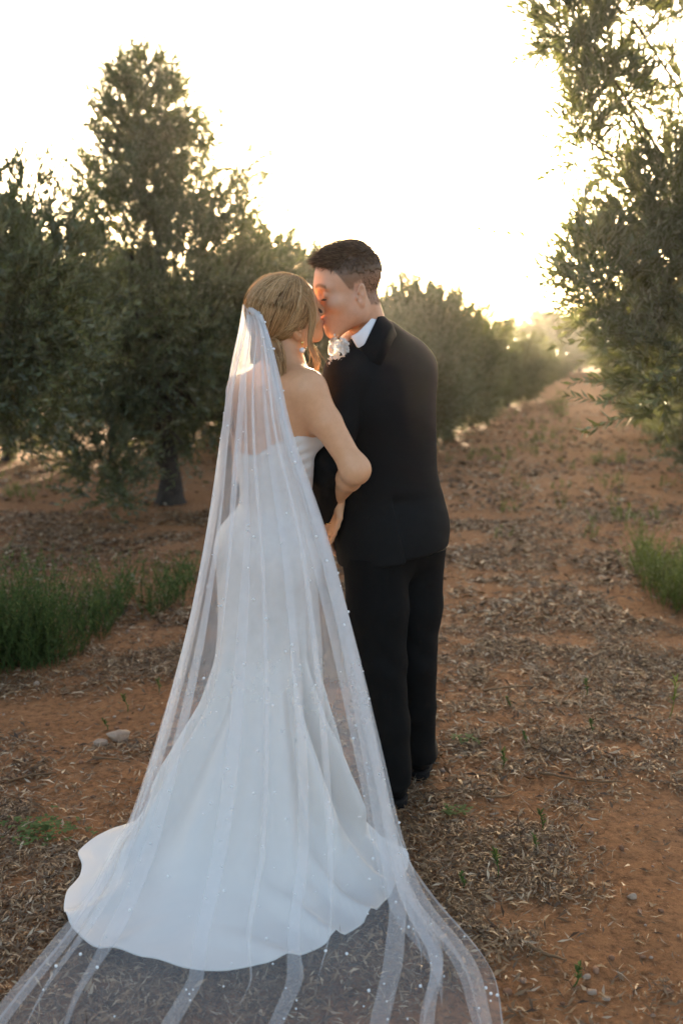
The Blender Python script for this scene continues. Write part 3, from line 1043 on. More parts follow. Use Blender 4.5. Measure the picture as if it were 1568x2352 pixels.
def clover(label, u, v, rad, n, seed):
    r = np.random.default_rng(seed)
    g = G(u, v); g[2] = float(ground_z(g[0:1], g[1:2])[0])
    mb = MB()
    for i in range(n):
        q = np.array([r.normal() * rad, r.normal() * rad * .6, .012 + .025 * r.random()])
        for k in range(3):
            a = k * 2.09 + r.random()
            d = np.array([[math.cos(a), math.sin(a), .2 * r.normal()]])
            V, Q = leaf_block(q[None], nrm(d), np.array([[0, 0, 1.0]]), .016, .013, .1)
            mb.add(V, Q, a=.3 + .4 * r.random())
    o = link('clover_patch', mb.mesh('clover_patch', smooth=False), M['weed'], None, tuple(g))
    tag(o, label, 'plant', 'low clover on the ground', 'stuff')
clover('low dark clover patch in the litter at the left', 90, 1905, .07, 90, 61)
clover('small green clover right of the left shoe', 1045, 1868, .022, 22, 62)
clover('tiny green tuft behind the shoes on the right', 1070, 1700, .03, 16, 63)

# ================================================================== THE COUPLE
def rot_head(yaw, pitch, roll):
    cy, sy, cp, sp, cr, sr = math.cos(yaw), math.sin(yaw), math.cos(pitch), math.sin(pitch), math.cos(roll), math.sin(roll)
    Rz = np.array([[cy, -sy, 0], [sy, cy, 0], [0, 0, 1]])
    Ry = np.array([[cp, 0, sp], [0, 1, 0], [-sp, 0, cp]])
    Rx = np.array([[1, 0, 0], [0, cr, -sr], [0, sr, cr]])
    return Rz @ Ry @ Rx

KISS = P(738, 737, 2.985)
MOUTH = np.array([.103, 0, -.05])


class Head:
    def __init__(s, yaw, pitch, roll, scale, gap):
        s.R = rot_head(R(yaw), R(pitch), R(roll)); s.s = scale
        s.o = KISS - s.R @ ((MOUTH + (gap, 0, 0)) * scale)
    def w(s, l): return s.o + (np.asarray(l, float) * s.s) @ s.R.T
    def l(s, p): return ((p - s.o) @ s.R) / s.s
    def d(s, v): return np.asarray(v, float) @ s.R.T


def head_sdf(S, h, female):
    w, k, A = h.w, h.s, h.R
    def e(c, r, kk=.02, AA=None): S.e(w(c), np.array(r) * k, kk * k, A if AA is None else AA)
    def c(a, b, ra, rb, kk=.02): S.c(w(a), w(b), ra * k, rb * k, kk * k)
    def cut_e(cc, r, kk=.008, AA=None):
        S.cut_e(w(cc), np.array(r) * k, kk * k, A if AA is None else AA)
    f = female
    e((-.012, 0, .055), (.092, .073, .080), .02)
    e((.030, 0, .052), (.062, .058, .062), .03)
    e((.040, 0, -.008), (.050, .052 if f else .055, .072), .03)
    for s in (-1, 1):
        c((.010, s * (.043 if f else .050), -.050), (.072, s * .014, -.087), .016 if f else .020, .013 if f else .016, .035)
        c((.000, s * .052, -.010), (.010, s * .046, -.052), .018, .016, .03)
    e((.080, 0, -.087), (.015, .017 if f else .021, .015 if f else .018), .02)
    e((.072, 0, -.048), (.027, .030, .028), .025)
    for s in (-1, 1):
        e((.060, s * .042, -.008), (.024, .019, .018), .025)
        c((.084, s * .010, .044), (.072, s * .042, .043), .008 if f else .011, .009, .018)
        cut_e((.099, s * .033, .022), (.020, .021, .013), .014)
        e((.0735, s * .032, .020), (.0150, .0165, .0150), .005)
        cut_e((.0885, s * .033, .0115), (.0042, .0135, .0011), .003)
    c((.090, 0, .034), (.1085 if f else .110, 0, -.010), .0075, .0095, .014)
    e((.112 if f else .114, 0, -.0135), (.0105, .0100, .0085), .008)
    for s in (-1, 1):
        e((.1015, s * .0125, -.017), (.0115, .0075, .0085), .006)
    e((.0985, 0, -.0435), (.0085, .022, .0058), .006)
    e((.0965, 0, -.0570), (.0088, .019, .0068), .006)
    cut_e((.108, 0, -.0500), (.006, .028, .0011), .003)
    for s in (-1, 1):
        B_ = A @ rot_head(s * R(24), R(-8), R(s * -10))
        e((-.008, s * .0765, .002), (.0165, .0062, .0315), .006, B_)
        e((-.004, s * .0730, -.024), (.0085, .0058, .0105), .006, B_)
        cut_e((.001, s * .0835, -.003), (.0075, .0075, .0125), .003, B_)
        cut_e((-.008, s * .0850, .013), (.0085, .0062, .0125), .004, B_)
        e((.0075, s * .0775, -.004), (.004, .0045, .006), .004, B_)


def hand_sdf(S, wrist, d, side, palm, s=1.0, curl=(.25, .35, .45, .5), tcurl=.3):
    """wrist point, finger direction d, thumb side, palm normal"""
    d = nrm(d); side = nrm(side - d * np.dot(side, d)); palm = nrm(np.cross(d, side)) * np.sign(np.dot(np.cross(d, side), palm))
    for i in range(4):
        kn = wrist + (d * (.088, .092, .088, .080)[i] + side * (.027, .009, -.009, -.025)[i]) * s
        S.c(wrist + (d * .01 + side * (.012, .004, -.004, -.012)[i]) * s, kn, .0145 * s, .0095 * s, .012)
        q, dd = kn, d
        for j, L in enumerate(((.040, .024, .020), (.044, .027, .021), (.041, .025, .020), (.032, .019, .018))[i]):
            a = curl[i] * (0.8, 1.1, .8)[j]
            dd = nrm(dd * math.cos(a) + palm * math.sin(a)) if j == 0 else nrm(dd * math.cos(a) + nrm(np.cross(side, dd)) * math.sin(a) * np.sign(np.dot(np.cross(side, d), palm)))
            q2 = q + dd * L * s
            S.c(q, q2, (.0088, .0080, .0072)[j] * s, (.0080, .0072, .0058)[j] * s, .004)
            q = q2
    t0 = wrist + (d * .022 + side * .016) * s
    t1 = t0 + nrm(d * .75 + side * .62 + palm * .2) * .042 * s
    t2 = t1 + nrm(d * (.95) + side * .2 + palm * tcurl) * .030 * s
    t3 = t2 + nrm(d * .95 + side * .12 + palm * tcurl) * .024 * s
    S.c(t0, t1, .0150 * s, .0108 * s, .014); S.c(t1, t2, .0105 * s, .0088 * s, .004); S.c(t2, t3, .0088 * s, .0064 * s, .004)
    return t3


def person_body(name, S, xs, ys, zs, mat, parent, attrs_fn):
    V, Q = nets(S, xs, ys, zs)
    V = relax(V, Q, 1, .35)
    me = make_mesh(name, V, Q, True, attrs_fn(V))
    return link(name, me, mat, parent)


# ------------------------------------------------------------------ bride
bride_h = Head(18.6, -21.6, 29.0, .975, .0)
groom_h = Head(195.5, 16.0, -6.5, 1.03, .0)
bf, br = nrm(np.array([.74, .67, 0])), nrm(np.array([.67, -.74, 0]))
BA = np.stack([br, bf, np.array([0, 0, 1.0])], 1)
b_neck = P(653, 852, 2.925)
b_chest = P(628, 925, 2.925)
b_rib = P(630, 1000, 2.92)
b_waist = P(633, 1115, 2.93)
b_hip = P(622, 1265, 2.94)
b_sr, b_sl = P(706, 900, 2.815), P(562, 893, 3.045)
b_er, b_wr = P(815, 1077, 2.80), P(775, 1142, 3.035)


def bride_torso():
    S = SDF()
    S.e(b_rib, (.132, .098, .15), .05, BA)
    S.e(b_chest, (.145, .088, .10), .05, BA)
    S.e(b_waist, (.116, .092, .13), .07, BA)
    S.e(b_hip + (0, 0, .02), (.165, .112, .13), .07, BA)
    for s in (-1, 1):
        S.e(b_hip - bf * .045 + br * s * .072 + (0, 0, -.015), (.088, .082, .105), .06, BA)
        S.e(b_rib + bf * .085 + br * s * .07 + (0, 0, .02), (.062, .055, .06), .04, BA)
        S.c(b_hip + br * s * .080 + (0, 0, -.06), np.array([b_hip[0], b_hip[1], .53]) + br * s * .06, .088, .055, .05)
    return S

bT = bride_torso()


def bride_sdf():
    S = bride_torso()
    for s in (-1, 1):
        S.c(np.array([b_hip[0], b_hip[1], .53]) + br * s * .06, np.array([b_hip[0] - .0, b_hip[1] + .03, .07]) + br * s * .05, .055, .036, .03)
        S.c(np.array([b_hip[0], b_hip[1] + .03, .06]) + br * s * .05, np.array([b_hip[0], b_hip[1] + .03, .03]) + br * s * .05 + bf * .13, .035, .028, .03)
        S.e(b_chest - bf * .055 + br * s * .072 + (0, 0, -.01), (.062, .034, .085), .035, BA)      # shoulder blades
    S.c(bride_h.w((-.022, 0, -.030)), b_neck, .049, .052, .03)
    S.c(b_neck + (0, 0, .010), b_sr + (0, 0, .012), .042, .040, .045)
    S.c(b_neck + (0, 0, .010), b_sl + (0, 0, .012), .042, .040, .045)
    # right arm hooked through the groom's arm
    m = b_sr * .6 + b_er * .4
    S.chain([b_sr, m, b_er], [.050, .0435, .0335], .05)
    S.e(b_er + (.006, -.008, -.006), (.025, .024, .025), .04)
    fm = b_er * .68 + b_wr * .32
    S.c(b_er, fm, .0335, .035, .035); S.c(fm, b_wr, .035, .0225, .02)
    S.tip = hand_sdf(S, b_wr, P(757, 1232, 3.09) - b_wr, np.array([.55, -.8, .0]), np.array([-.85, -.3, 0]), .93, (.12, .2, .3, .34), .25)
    # left arm held in front of her
    e = P(560, 1085, 3.14)
    S.chain([b_sl, b_sl * .55 + e * .45, e], [.046, .043, .034], .04)
    wl = P(655, 1118, 3.27)
    S.chain([e, e * .65 + wl * .35, wl], [.034, .036, .024], .02)
    hand_sdf(S, wl, np.array([.8, .1, -.1]), np.array([0, .1, 1.0]), np.array([.2, -1, 0]), .9, (.5, .6, .6, .6), .4)
    head_sdf(S, bride_h, True)
    return S

bride = thing('person', 'person in strapless white gown with long pearl dotted veil, kissing the one in black', 'person', (float(b_hip[0]), float(b_hip[1]), 0))
bl = np.array(bride.location)


def place(o):          # parts are modelled in world space, shift them under their thing
    o.location = Vector(o.location) - o.parent.location if o.parent.parent is None else o.location
    return o


def face_attrs(h, brow_y, hair_mask=None):
    def fn(V):
        l = h.l(V)
        lip = np.exp(-(((l[:, 0] - .101) / .016) ** 4 + (l[:, 1] / .023) ** 4 + ((l[:, 2] + .050) / .0118) ** 4))
        bz = .0475 + .1 * np.maximum(0, np.abs(l[:, 1]) - .025) * -1 + .004 * np.sin(np.clip((np.abs(l[:, 1]) - .012) / .035, 0, 1) * 3.14)
        brow = np.exp(-(((l[:, 2] - bz) / .0052) ** 4)) * (np.abs(l[:, 1]) > .012) * (np.abs(l[:, 1]) < .050) * (l[:, 0] > .055) * brow_y
        if hair_mask is not None: brow = np.maximum(brow, hair_mask(l))
        return {'tint': lip * .85, 'brow': np.clip(brow, 0, 1)}
    return fn

hb = bride_h.o
S = bride_sdf()
xs = axis_steps([(-.62, -.30, .006), (-.30, .06, .0028), (.06, .12, .005)])
ys = axis_steps([(2.66, 2.80, .006), (2.80, 3.16, .0028), (3.16, 3.50, .007)])
zs = axis_steps([(-.02, .86, .012), (.86, 1.06, .003), (1.06, 1.42, .006), (1.42, 1.74, .0027)])
body = person_body('body', S, xs, ys, zs, M['skin_bride'], bride, face_attrs(bride_h, .55))
place(body)

# ---- dress: bodice and hips follow the torso, the skirt flares into a train lying on the ground
NT = 320
th = np.linspace(0, 2 * math.pi, NT, endpoint=False)
cs = np.stack([np.cos(th), np.sin(th)], -1)


def torso_axis(z):
    zz = [b_hip[2] - .3, b_hip[2], b_waist[2], b_rib[2], b_chest[2]]
    pts = np.array([b_hip, b_hip, b_waist, b_rib, b_chest])
    return np.stack([np.interp(z, zz, pts[:, 0]), np.interp(z, zz, pts[:, 1])], -1)


def torso_radius(z, c=None):
    """z (NT,) -> outer radius of the torso along each angle"""
    c = torso_axis(z) if c is None else c
    r = np.full(NT, .36)
    for _ in range(60):
        p = np.concatenate([c + cs * r[:, None], z[:, None]], -1)
        r = np.maximum(r - bT(p) * .7, .03)
    return r

back_dir = math.atan2(-bf[1], -bf[0])
dth = (th - back_dir + math.pi) % (2 * math.pi) - math.pi          # 0 at the centre of her back
z_top = P(600, 1043, 2.83)[2] + .052 * np.clip((np.abs(dth) - .50) / .9, 0, 1) ** .8
z_top = z_top - 0.004 * np.cos(dth * 3)
Z_HIP = .905
rows = []
nA = 56
for t in np.linspace(0, 1, nA):
    z = z_top * (1 - t) + Z_HIP * t
    r = torso_radius(z) + .0045
    # soft drawn-in pleats across the bodice, deepest at her right side
    sidew = np.exp(-((dth - 1.35) / .45) ** 2) + .04
    r = r + .0035 * sidew * np.sin((z - .25 * dth * .12) * 210 + 2 * np.sin(dth * 3)) * np.clip(t * 8, 0, 1) * np.clip((.62 - t) * 6, 0, 1)
    r = r + .0018 * np.sin(dth * 9 + t * 4) * np.clip((t - .5) * 3, 0, 1)
    if t == 0:
        rows.append((r - .007, z - .018)); rows.append((r - .004, z - .001))
    rows.append((r, z))
Ptop = []
for r, z in rows:
    c = torso_axis(z)
    Ptop.append(np.concatenate([c + cs * r[:, None], z[:, None]], -1))
r_hip = rows[-1][0]
c_hip = torso_axis(np.full(NT, Z_HIP))

hem_px = [(178, 1978), (192, 2003), (186, 2032), (160, 2058), (148, 2108), (156, 2142), (205, 2195), (270, 2216), (350, 2222), (420, 2241), (480, 2250), (560, 2246), (622, 2229), (640, 2235),
          (720, 2205), (800, 2160), (870, 2108), (915, 2050), (940, 1990), (895, 1966), (830, 1946), (762, 1926), (724, 1908), (716, 1866), (702, 1815), (640, 1785), (570, 1790), (505, 1815), (440, 1850), (360, 1882), (285, 1912), (220, 1945)]
hem = np.array([G(u, v)[:2] for u, v in hem_px])
c_knee = np.array([P(620, 1500, 2.965)[0], 2.965])
hv = hem - c_knee
ha = np.arctan2(hv[:, 1], hv[:, 0]) % (2 * math.pi)
hr = np.linalg.norm(hv, axis=1)
order = np.argsort(ha)
ha, hr = ha[order], hr[order]
r_hem = np.interp(th, np.concatenate([ha - 2 * math.pi, ha, ha + 2 * math.pi]), np.tile(hr, 3))
ker = np.array([1, 2, 1]) / 4.0
for _ in range(3): r_hem = sum(np.roll(r_hem, k - 1) * ker[k] for k in range(3))
r_knee = .152 + .006 * np.cos(2 * (th - .2))
Lh = r_hem - r_knee
prof = np.array([(0, Z_HIP, 0), (.09, .80, 0), (.18, .69, .0), (.28, .56, .02), (.39, .42, .10), (.52, .27, .29), (.64, .125, .50), (.72, .052, .63), (.80, .022, .76), (.9, .014, .88), (1, .012, 1.0)])
nB = 150
ss = np.linspace(0, 1, nB + 1)[1:]
zf = np.interp(ss, prof[:, 0], prof[:, 1]); ff = np.interp(ss, prof[:, 0], prof[:, 2])
for _ in range(6):
    zf[1:-1] = (zf[:-2] + 2 * zf[1:-1] + zf[2:]) / 4; ff[1:-1] = (ff[:-2] + 2 * ff[1:-1] + ff[2:]) / 4
rr_ = np.random.default_rng(3)
folds = []          # (angle, width, strength, start) of the long folds falling from hip and knee
for a, wd, st, s0 in ((-.85, .13, .030, .20), (-.45, .11, .020, .30), (-.10, .12, .022, .34), (.22, .10, .030, .25), (.50, .09, .036, .18), (.74, .075, .042, .16), (.95, .07, .040, .2), (1.2, .10, .030, .2), (-1.25, .14, .028, .25), (-1.7, .16, .02, .2), (1.7, .2, .02, .2), (2.3, .2, .02, .2), (-2.3, .2, .02, .2)):
    folds.append((a, wd, st, s0))
Pbot = []
cam_dir = math.atan2(-1.0, 0.02)
dca = (th - cam_dir + math.pi) % (2 * math.pi) - math.pi            # 0 towards the viewer
for s, z, f in zip(ss, zf, ff):
    kb = np.clip(s / .28, 0, 1); kb = kb * kb * (3 - 2 * kb)
    c = c_hip * (1 - kb) + c_knee * kb
    rb = r_hip * (1 - kb) + r_knee * kb
    if z > .60: rb = np.maximum(rb, torso_radius(np.full(NT, z), c) + .007)
    r = rb + f * Lh
    fold = np.zeros(NT); gr = np.zeros(NT)
    for a, wd, st, s0 in folds:
        # folds drift sideways as they run down
        x = (dca - a * (1 + .10 * (s - .5)) - .05 * math.sin(6 * s + a * 5) + math.pi) % (2 * math.pi) - math.pi
        g = np.exp(-(x / wd) ** 2) - .55 * np.exp(-((x - 1.45 * wd) / (wd * .9)) ** 2)
        on = np.clip((s - s0) / .30, 0, 1)
        fold += 2.1 * st * g * on
        gr += 1.5 * st * np.exp(-(x / (wd * .8)) ** 2) * on
    vert = np.clip((z - .05) / .12, 0, 1)
    flat = 1 - vert
    r = r + fold * vert * np.clip(Lh / .25, .35, 1)
    # lying cloth: low rounded ripples, most of them at the right of the train
    px_ = c[:, 0] + np.cos(th) * r; py_ = c[:, 1] + np.sin(th) * r
    rip = np.maximum(0, np.sin(px_ * 16 + py_ * 34 + 2.2 * np.sin(px_ * 7))) ** 2 * np.clip((px_ + .34) / .3, 0, 1) * .026
    rip += .020 * np.maximum(0, np.sin(px_ * 21 - py_ * 9 + 1.5 * np.sin(py_ * 12))) ** 2 * np.clip((-.35 - px_) / .25, 0, 1)
    rip += .012 * vnoise(np.stack([px_ * 9, py_ * 9], -1), 55)
    zz = z + flat * (gr * .50 * np.clip(1.2 - (s - .72) / .26, .10, 1) + rip * np.clip(Lh / .2, 0, 1)) + .005 * flat
    edge = np.clip((s - .93) / .07, 0, 1)
    zz = zz + edge * (.010 * vnoise(np.stack([np.cos(th) * 7, np.sin(th) * 7], -1) + 9, 71) + .003 * np.maximum(0, np.sin(th * 23)) * (Lh > .2)) * np.clip(Lh / .2, .2, 1)
    gz = ground_z(px_, py_)
    zz = np.maximum(zz, gz + .010)
    Pbot.append(np.stack([px_, py_, zz], -1))
hemring = Pbot[-1].copy()
u1 = hemring.copy(); u1[:, 2] -= .003; u1[:, :2] += cs * .001
u2 = hemring.copy(); u2[:, 2] -= .005; u2[:, :2] -= cs * .020
allr = np.array(Ptop + Pbot + [u1, u2])
nR = len(allr)
ii = np.arange(nR * NT).reshape(nR, NT)
Qd = np.stack([ii[:-1], np.roll(ii[:-1], -1, 1), np.roll(ii[1:], -1, 1), ii[1:]], -1).reshape(-1, 4)[:, ::-1]
dressV = allr.reshape(-1, 3)
dress = place(link('dress', make_mesh('dress', dressV, Qd), M['dress'], bride))
dress['label'] = 'strapless white crepe gown with long train'
# band and covered buttons down the back of the bodice
bk = int(np.argmin(np.abs(dth)))
btn = []
bv, bfc = ico(1)
bm = make_mesh('button', bv * (.0042, .0042, .0042), bfc); bm.materials.append(M['dress'])
for i in range(4, 44, 3):
    q = Ptop[i][bk] - np.array([*bf[:2], 0]) * .002
    o = link('button', bm, None, dress, tuple(q))

# ---- hair
def hair_local(h, paths_l, radii, tint, sides=3):
    pw = h.o + (paths_l * h.s) @ h.R.T
    V, Q = tubes(pw, radii, sides)
    return V, Q, np.repeat(tint, paths_l.shape[1] * sides)

HC, HR = np.array([-.014, 0, .050]), np.array([.1055, .0860, .0975])


def ell_path(a, b, n, rad, sag=None):
    """paths on the hair shell between local points a, b (N,3)"""
    ua = nrm((a - HC) / HR); ub = nrm((b - HC) / HR)
    om = np.arccos(np.clip((ua * ub).sum(-1), -.999, .999))[:, None, None]
    t = np.linspace(0, 1, n)[None, :, None]
    u = (np.sin((1 - t) * om) * ua[:, None] + np.sin(t * om) * ub[:, None]) / np.sin(om)
    if sag is not None: u = nrm(u + sag[:, None, :] * np.sin(t * math.pi))
    r = rad[:, :, None] if rad.ndim == 2 else rad[:, None, None]
    return HC + u * HR * r


def bride_hair():
    r = np.random.default_rng(17)
    h = bride_h
    S = SDF()
    cw = h.w(HC + (.0, 0, -.001))
    def shell(p):
        d = ell(p, cw, HR * h.s * .985, h.R)
        l = h.l(p)
        xh = np.interp(l[:, 2], [-.09, -.06, -.025, -.005, .01, .03, .055, .085, .12, .15], [-.05, -.045, -.030, -.020, -.012, .012, .038, .056, .066, .06])
        return np.maximum(d, (l[:, 0] - xh) * .75 * h.s)
    S.fn(shell)
    S.c(h.w((-.080, -.012, -.035)), h.w((-.095, -.022, -.055)), .036, .030, .02)
    t0, t1, t2 = P(628, 800, 2.845), P(640, 835, 2.835), P(643, 868, 2.835)
    S.c(h.w((-.094, -.020, -.055)), t0, .026, .021, .012)
    S.c(t0, t1, .021, .016, .012); S.c(t1, t2, .016, .004, .01)
    lo, hi = h.w(HC) - .2, h.w(HC) + .17
    V, Q = nets(S, np.arange(lo[0], hi[0], .0035), np.arange(lo[1], hi[1], .0035), np.arange(lo[2] - .06, hi[2], .0035))
    V = relax(V, Q, 1, .4)
    mb = MB()
    mb.add(V, Q, a=.22)
    # swept strands
    key = np.array([(-.045, .006, .148), (.000, .006, .150), (.030, .006, .142), (.052, .004, .124), (.064, -.018, .106), (.060, -.044, .088), (.048, -.064, .066), (.034, -.075, .046), (.014, -.083, .034), (-.006, -.086, .030)])
    n = 3000
    side = np.where(r.random(n) < .78, 1, -1)
    u = r.random(n) ** .85 * (len(key) - 1)
    k = np.minimum(u.astype(int), len(key) - 2)
    a = key[k] + (key[k + 1] - key[k]) * (u - k)[:, None] + r.normal(size=(n, 3)) * .0035
    a[:, 1] *= side
    end = np.array([-.090, -.012, -.040]) + r.normal(size=(n, 3)) * np.array([.003, .006, .006])
    m = 12
    tt = np.linspace(0, 1, m)
    lift = .995 + .026 * r.random((n, 1))
    rad = lift - .06 * np.clip(tt - .7, 0, 1)[None]
    # sweep over and behind the ear into the low ponytail
    wv_ = (u / (len(key) - 1))[:, None] ** 1.3
    ua, ub = nrm((a - HC) / HR), nrm((end - HC) / HR)
    uw = nrm((np.array([-.050, -.086, .028]) * np.stack([np.ones(n), side, np.ones(n)], -1) + r.normal(size=(n, 3)) * .010 - HC) / HR)
    um = nrm(nrm(ua + ub) * (1 - wv_) + uw * wv_)
    t3 = tt[None, :, None]
    d_ = nrm(ua[:, None] * (1 - t3) ** 2 + um[:, None] * 2 * t3 * (1 - t3) * 1.15 + ub[:, None] * t3 ** 2)
    pth = HC + d_ * HR * rad[:, :, None]
    pth += .0014 * np.sin(tt * 9 + r.random((n, 1)) * 6)[:, :, None] * r.normal(size=(n, 1, 3))
    cl = vnoise(np.stack([u * 3.1, side * 3 + u * .2], -1), 5)
    tint = np.clip(.48 + .75 * (cl - .5) + .18 * r.normal(size=n), 0, 1)
    rr = np.broadcast_to(np.interp(tt, [0, .1, .8, 1], [.0005, .00105, .001, .0006]), (n, m))
    V, Q, A = hair_local(h, pth, rr, tint); mb.add(V, Q, a=A)
    # ponytail strands
    n = 420
    off = np.clip(r.normal(size=(n, 1, 3)), -1.7, 1.7) * .0080
    base = np.array([h.w((-.088, -.014, -.040)), h.w((-.100, -.022, -.052)), t0, t1, t2, t2 + (.004, 0, -.012)])
    m = 12
    c = catmull(base, m)[None]
    spread = np.interp(np.linspace(0, 1, m), [0, .25, .6, .85, 1], [.9, 2.0, 1.5, .8, .3])[None, :, None]
    pw = c + off * spread + .002 * np.sin(np.linspace(0, 1, m)[None, :, None] * 7 + r.random((n, 1, 1)) * 6) * r.normal(size=(n, 1, 3))
    V, Q = tubes(pw, np.broadcast_to(np.interp(np.linspace(0, 1, m), [0, .8, 1], [.0009, .0008, .0003]), (n, m)), 3)
    mb.add(V, Q, a=np.repeat(np.clip(.45 + .25 * r.normal(size=n), 0, 1), m * 3))
    # loose face-framing lock
    n = 100
    m = 16
    ctrl = np.array([P(672, 655, 2.855), P(700, 680, 2.850), P(715, 707, 2.855), P(718, 732, 2.862), P(714, 759, 2.868), P(710, 786, 2.872), P(722, 812, 2.875), P(730, 834, 2.875), P(724, 860, 2.875)])
    c = catmull(ctrl, m)[None]
    tt = np.linspace(0, 1, m)
    off = r.normal(size=(n, 1, 3)) * np.array([.0042, .003, .003])
    spr = np.interp(tt, [0, .25, .6, .85, 1], [2.6, 1.6, .8, 1.2, .8])[None, :, None]
    stray = (r.random((n, 1, 1)) < .22) * r.normal(size=(n, 1, 3)) * np.array([.018, .01, .02]) * (np.clip(tt - .55, 0, 1) ** 1.3 * 3)[None, :, None]
    pw = c + off * spr + stray
    stop = .78 + .3 * r.random((n, 1))
    pw = np.stack([np.stack([np.interp(tt * np.minimum(stop[i], 1), tt, pw[i, :, q]) for q in range(3)], -1) for i in range(n)])
    V, Q = tubes(pw, np.broadcast_to(np.interp(tt, [0, .8, 1], [.00075, .0006, .0002]), (n, m)), 3)
    mb.add(V, Q, a=np.repeat(np.clip(.62 + .2 * r.normal(size=n), 0, 1), m * 3))
    # flyaways over the crown
    n = 150; m = 8
    a = np.array([-.02, 0, .15]) + r.normal(size=(n, 3)) * np.array([.05, .05, .012])
    b = a + np.array([-.05, 0, -.02]) + r.normal(size=(n, 3)) * .03
    rad = 1.02 + (.06 * r.random((n, 1))) * np.sin(np.linspace(.1, 2.7, m))[None]
    pth = ell_path(a, b, m, rad)
    V, Q, A = hair_local(h, pth, np.full((n, m), .00028), np.full(n, .85)); mb.add(V, Q, a=A)
    return place(link('hair', mb.mesh('hair'), M['hair_bride'], bride))
bride_hair()

# lashes of her closed right eye
def lashes(h, s, parent, mat):
    r = np.random.default_rng(2)
    n = 26
    y = np.linspace(-.014, .014, n)
    a = np.stack([.0885 - 14 * y ** 2 * .9, s * .033 + y, np.full(n, .0115)], -1)
    d = np.stack([np.full(n, .9), y * 25, np.full(n, -.35)], -1)
    d = nrm(d) * .009
    pth = np.stack([a, a + d * .5 + (0, 0, -.001), a + d + (0, 0, .0015)], 1)
    V, Q, A = hair_local(h, pth, np.broadcast_to(np.array([.0010, .0008, .0003]), (n, 3)), np.full(n, .0))
    mb = MB(); mb.add(V, Q, a=A)
    place(link('eyelashes', mb.mesh('eyelashes'), mat, parent))
for s in (-1, 1):
    lashes(bride_h, s, bride, M['hair_groom'])

# earring
sv, sf = ico(2)
er = bride_h.w((.000, -.086, -.036))
ear = thing('earring', None, None, tuple(er - bl)); ear.parent = bride
link('stud', make_mesh('stud', sv * (.0045, .0045, .006), sf), M['gold'], ear)
link('hook', make_mesh('hook', *tubes(np.array([[(0, 0, -.004), (0, 0, -.009), (0, 0, -.013)]]), np.full((1, 3), .0009), 6)), M['gold'], ear)
link('pearl_drop', make_mesh('pearl_drop', sv * .0082 + (0, 0, -.021), sf), M['pearl'], ear)
# ring
rp = b_wr + nrm(P(757, 1232, 3.09) - b_wr) * .095 + np.array([-.012, -.004, 0])
ta = np.linspace(0, 6.283, 17)
ringp = np.stack([np.cos(ta) * .0092, np.sin(ta) * .0092, 0 * ta], -1)[None]
place(link('ring', make_mesh('ring', *tubes(ringp, np.full((1, 17), .0013), 6)), M['gold'], bride, tuple(rp)))

# ------------------------------------------------------------------ veil
ST = [  # left, middle, right guide points, comb to hem
    (P(563, 700, 2.900), P(578, 712, 2.835), P(600, 738, 2.800)),
    (P(553, 760, 2.905), P(588, 770, 2.790), P(617, 775, 2.770)),
    (P(530, 862, 2.930), P(585, 870, 2.740), P(639, 868, 2.735)),
    (P(504, 1012, 2.940), P(590, 1018, 2.700), P(671, 1012, 2.690)),
    (P(470, 1230, 2.930), P(600, 1230, 2.620), P(745, 1230, 2.680)),
    (P(416, 1480, 2.890), P(608, 1480, 2.530), P(818, 1480, 2.680)),
    (P(342, 1740, 2.820), P(612, 1740, 2.430), P(882, 1740, 2.680)),
    (P(272, 1935, 2.740), P(610, 1960, 2.360), P(930, 1930, 2.660)),
    (G(190, 2075, .055), G(590, 2180, .075), G(1000, 2055, .050)),
    (G(20, 2290, .020), G(560, 2330, .020), G(1118, 2205, .018)),
    (G(-160, 2500, .016), G(520, 2560, .016), G(1150, 2345, .016)),
    (G(-330, 2760, .016), G(480, 2860, .016), G(1160, 2560, .016)),
]
NW, NU = 190, 420
Gd = catmull(np.array(ST), NW)                       # (NW, 3 guides, 3)
# folded cloth: u runs back and forth where the tulle is folded over itself
rv = np.random.default_rng(29)
s_ = np.linspace(0, 1, NU)
fold_c = np.array([.030, .085, .155, .245, .31, .40, .475, .545, .62, .675, .73, .775, .82, .865, .905, .955]) + rv.normal(size=16) * .008
fold_w = np.array([.012, .006, .014, .005, .011, .004, .009, .005, .006, .014, .006, .013, .009, .015, .007, .012])
fold_e = np.array([1.2, .92, .95, .55, 1.1, .9, 1.05, .85, .6, 1.15, .92, 1.0, 1.2, .95, 1.2, 1.2])      # where each fold opens out
wv = np.linspace(0, 1, NW)
g = np.ones((NW, NU))
lift = np.zeros((NW, NU))
for c0, w0, e0 in zip(fold_c, fold_w, fold_e):
    on = np.clip((e0 - wv) / .22, 0, 1)[:, None] * .9 + .1
    wd = w0 * (1.15 - .35 * wv)[:, None]
    g -= (2.4 * on) * np.exp(-((s_[None] - c0) / wd) ** 4)
    lift += .011 * on * np.exp(-((s_[None] - c0) / (wd * 1.6)) ** 2)
uu = np.cumsum(g, 1)
uu = (uu - uu.min(1, keepdims=True)) / (uu.max(1, keepdims=True) - uu.min(1, keepdims=True))
Wv = np.repeat(wv[:, None], NU, 1); Uu = uu
Sg = np.broadcast_to(s_, Wv.shape)
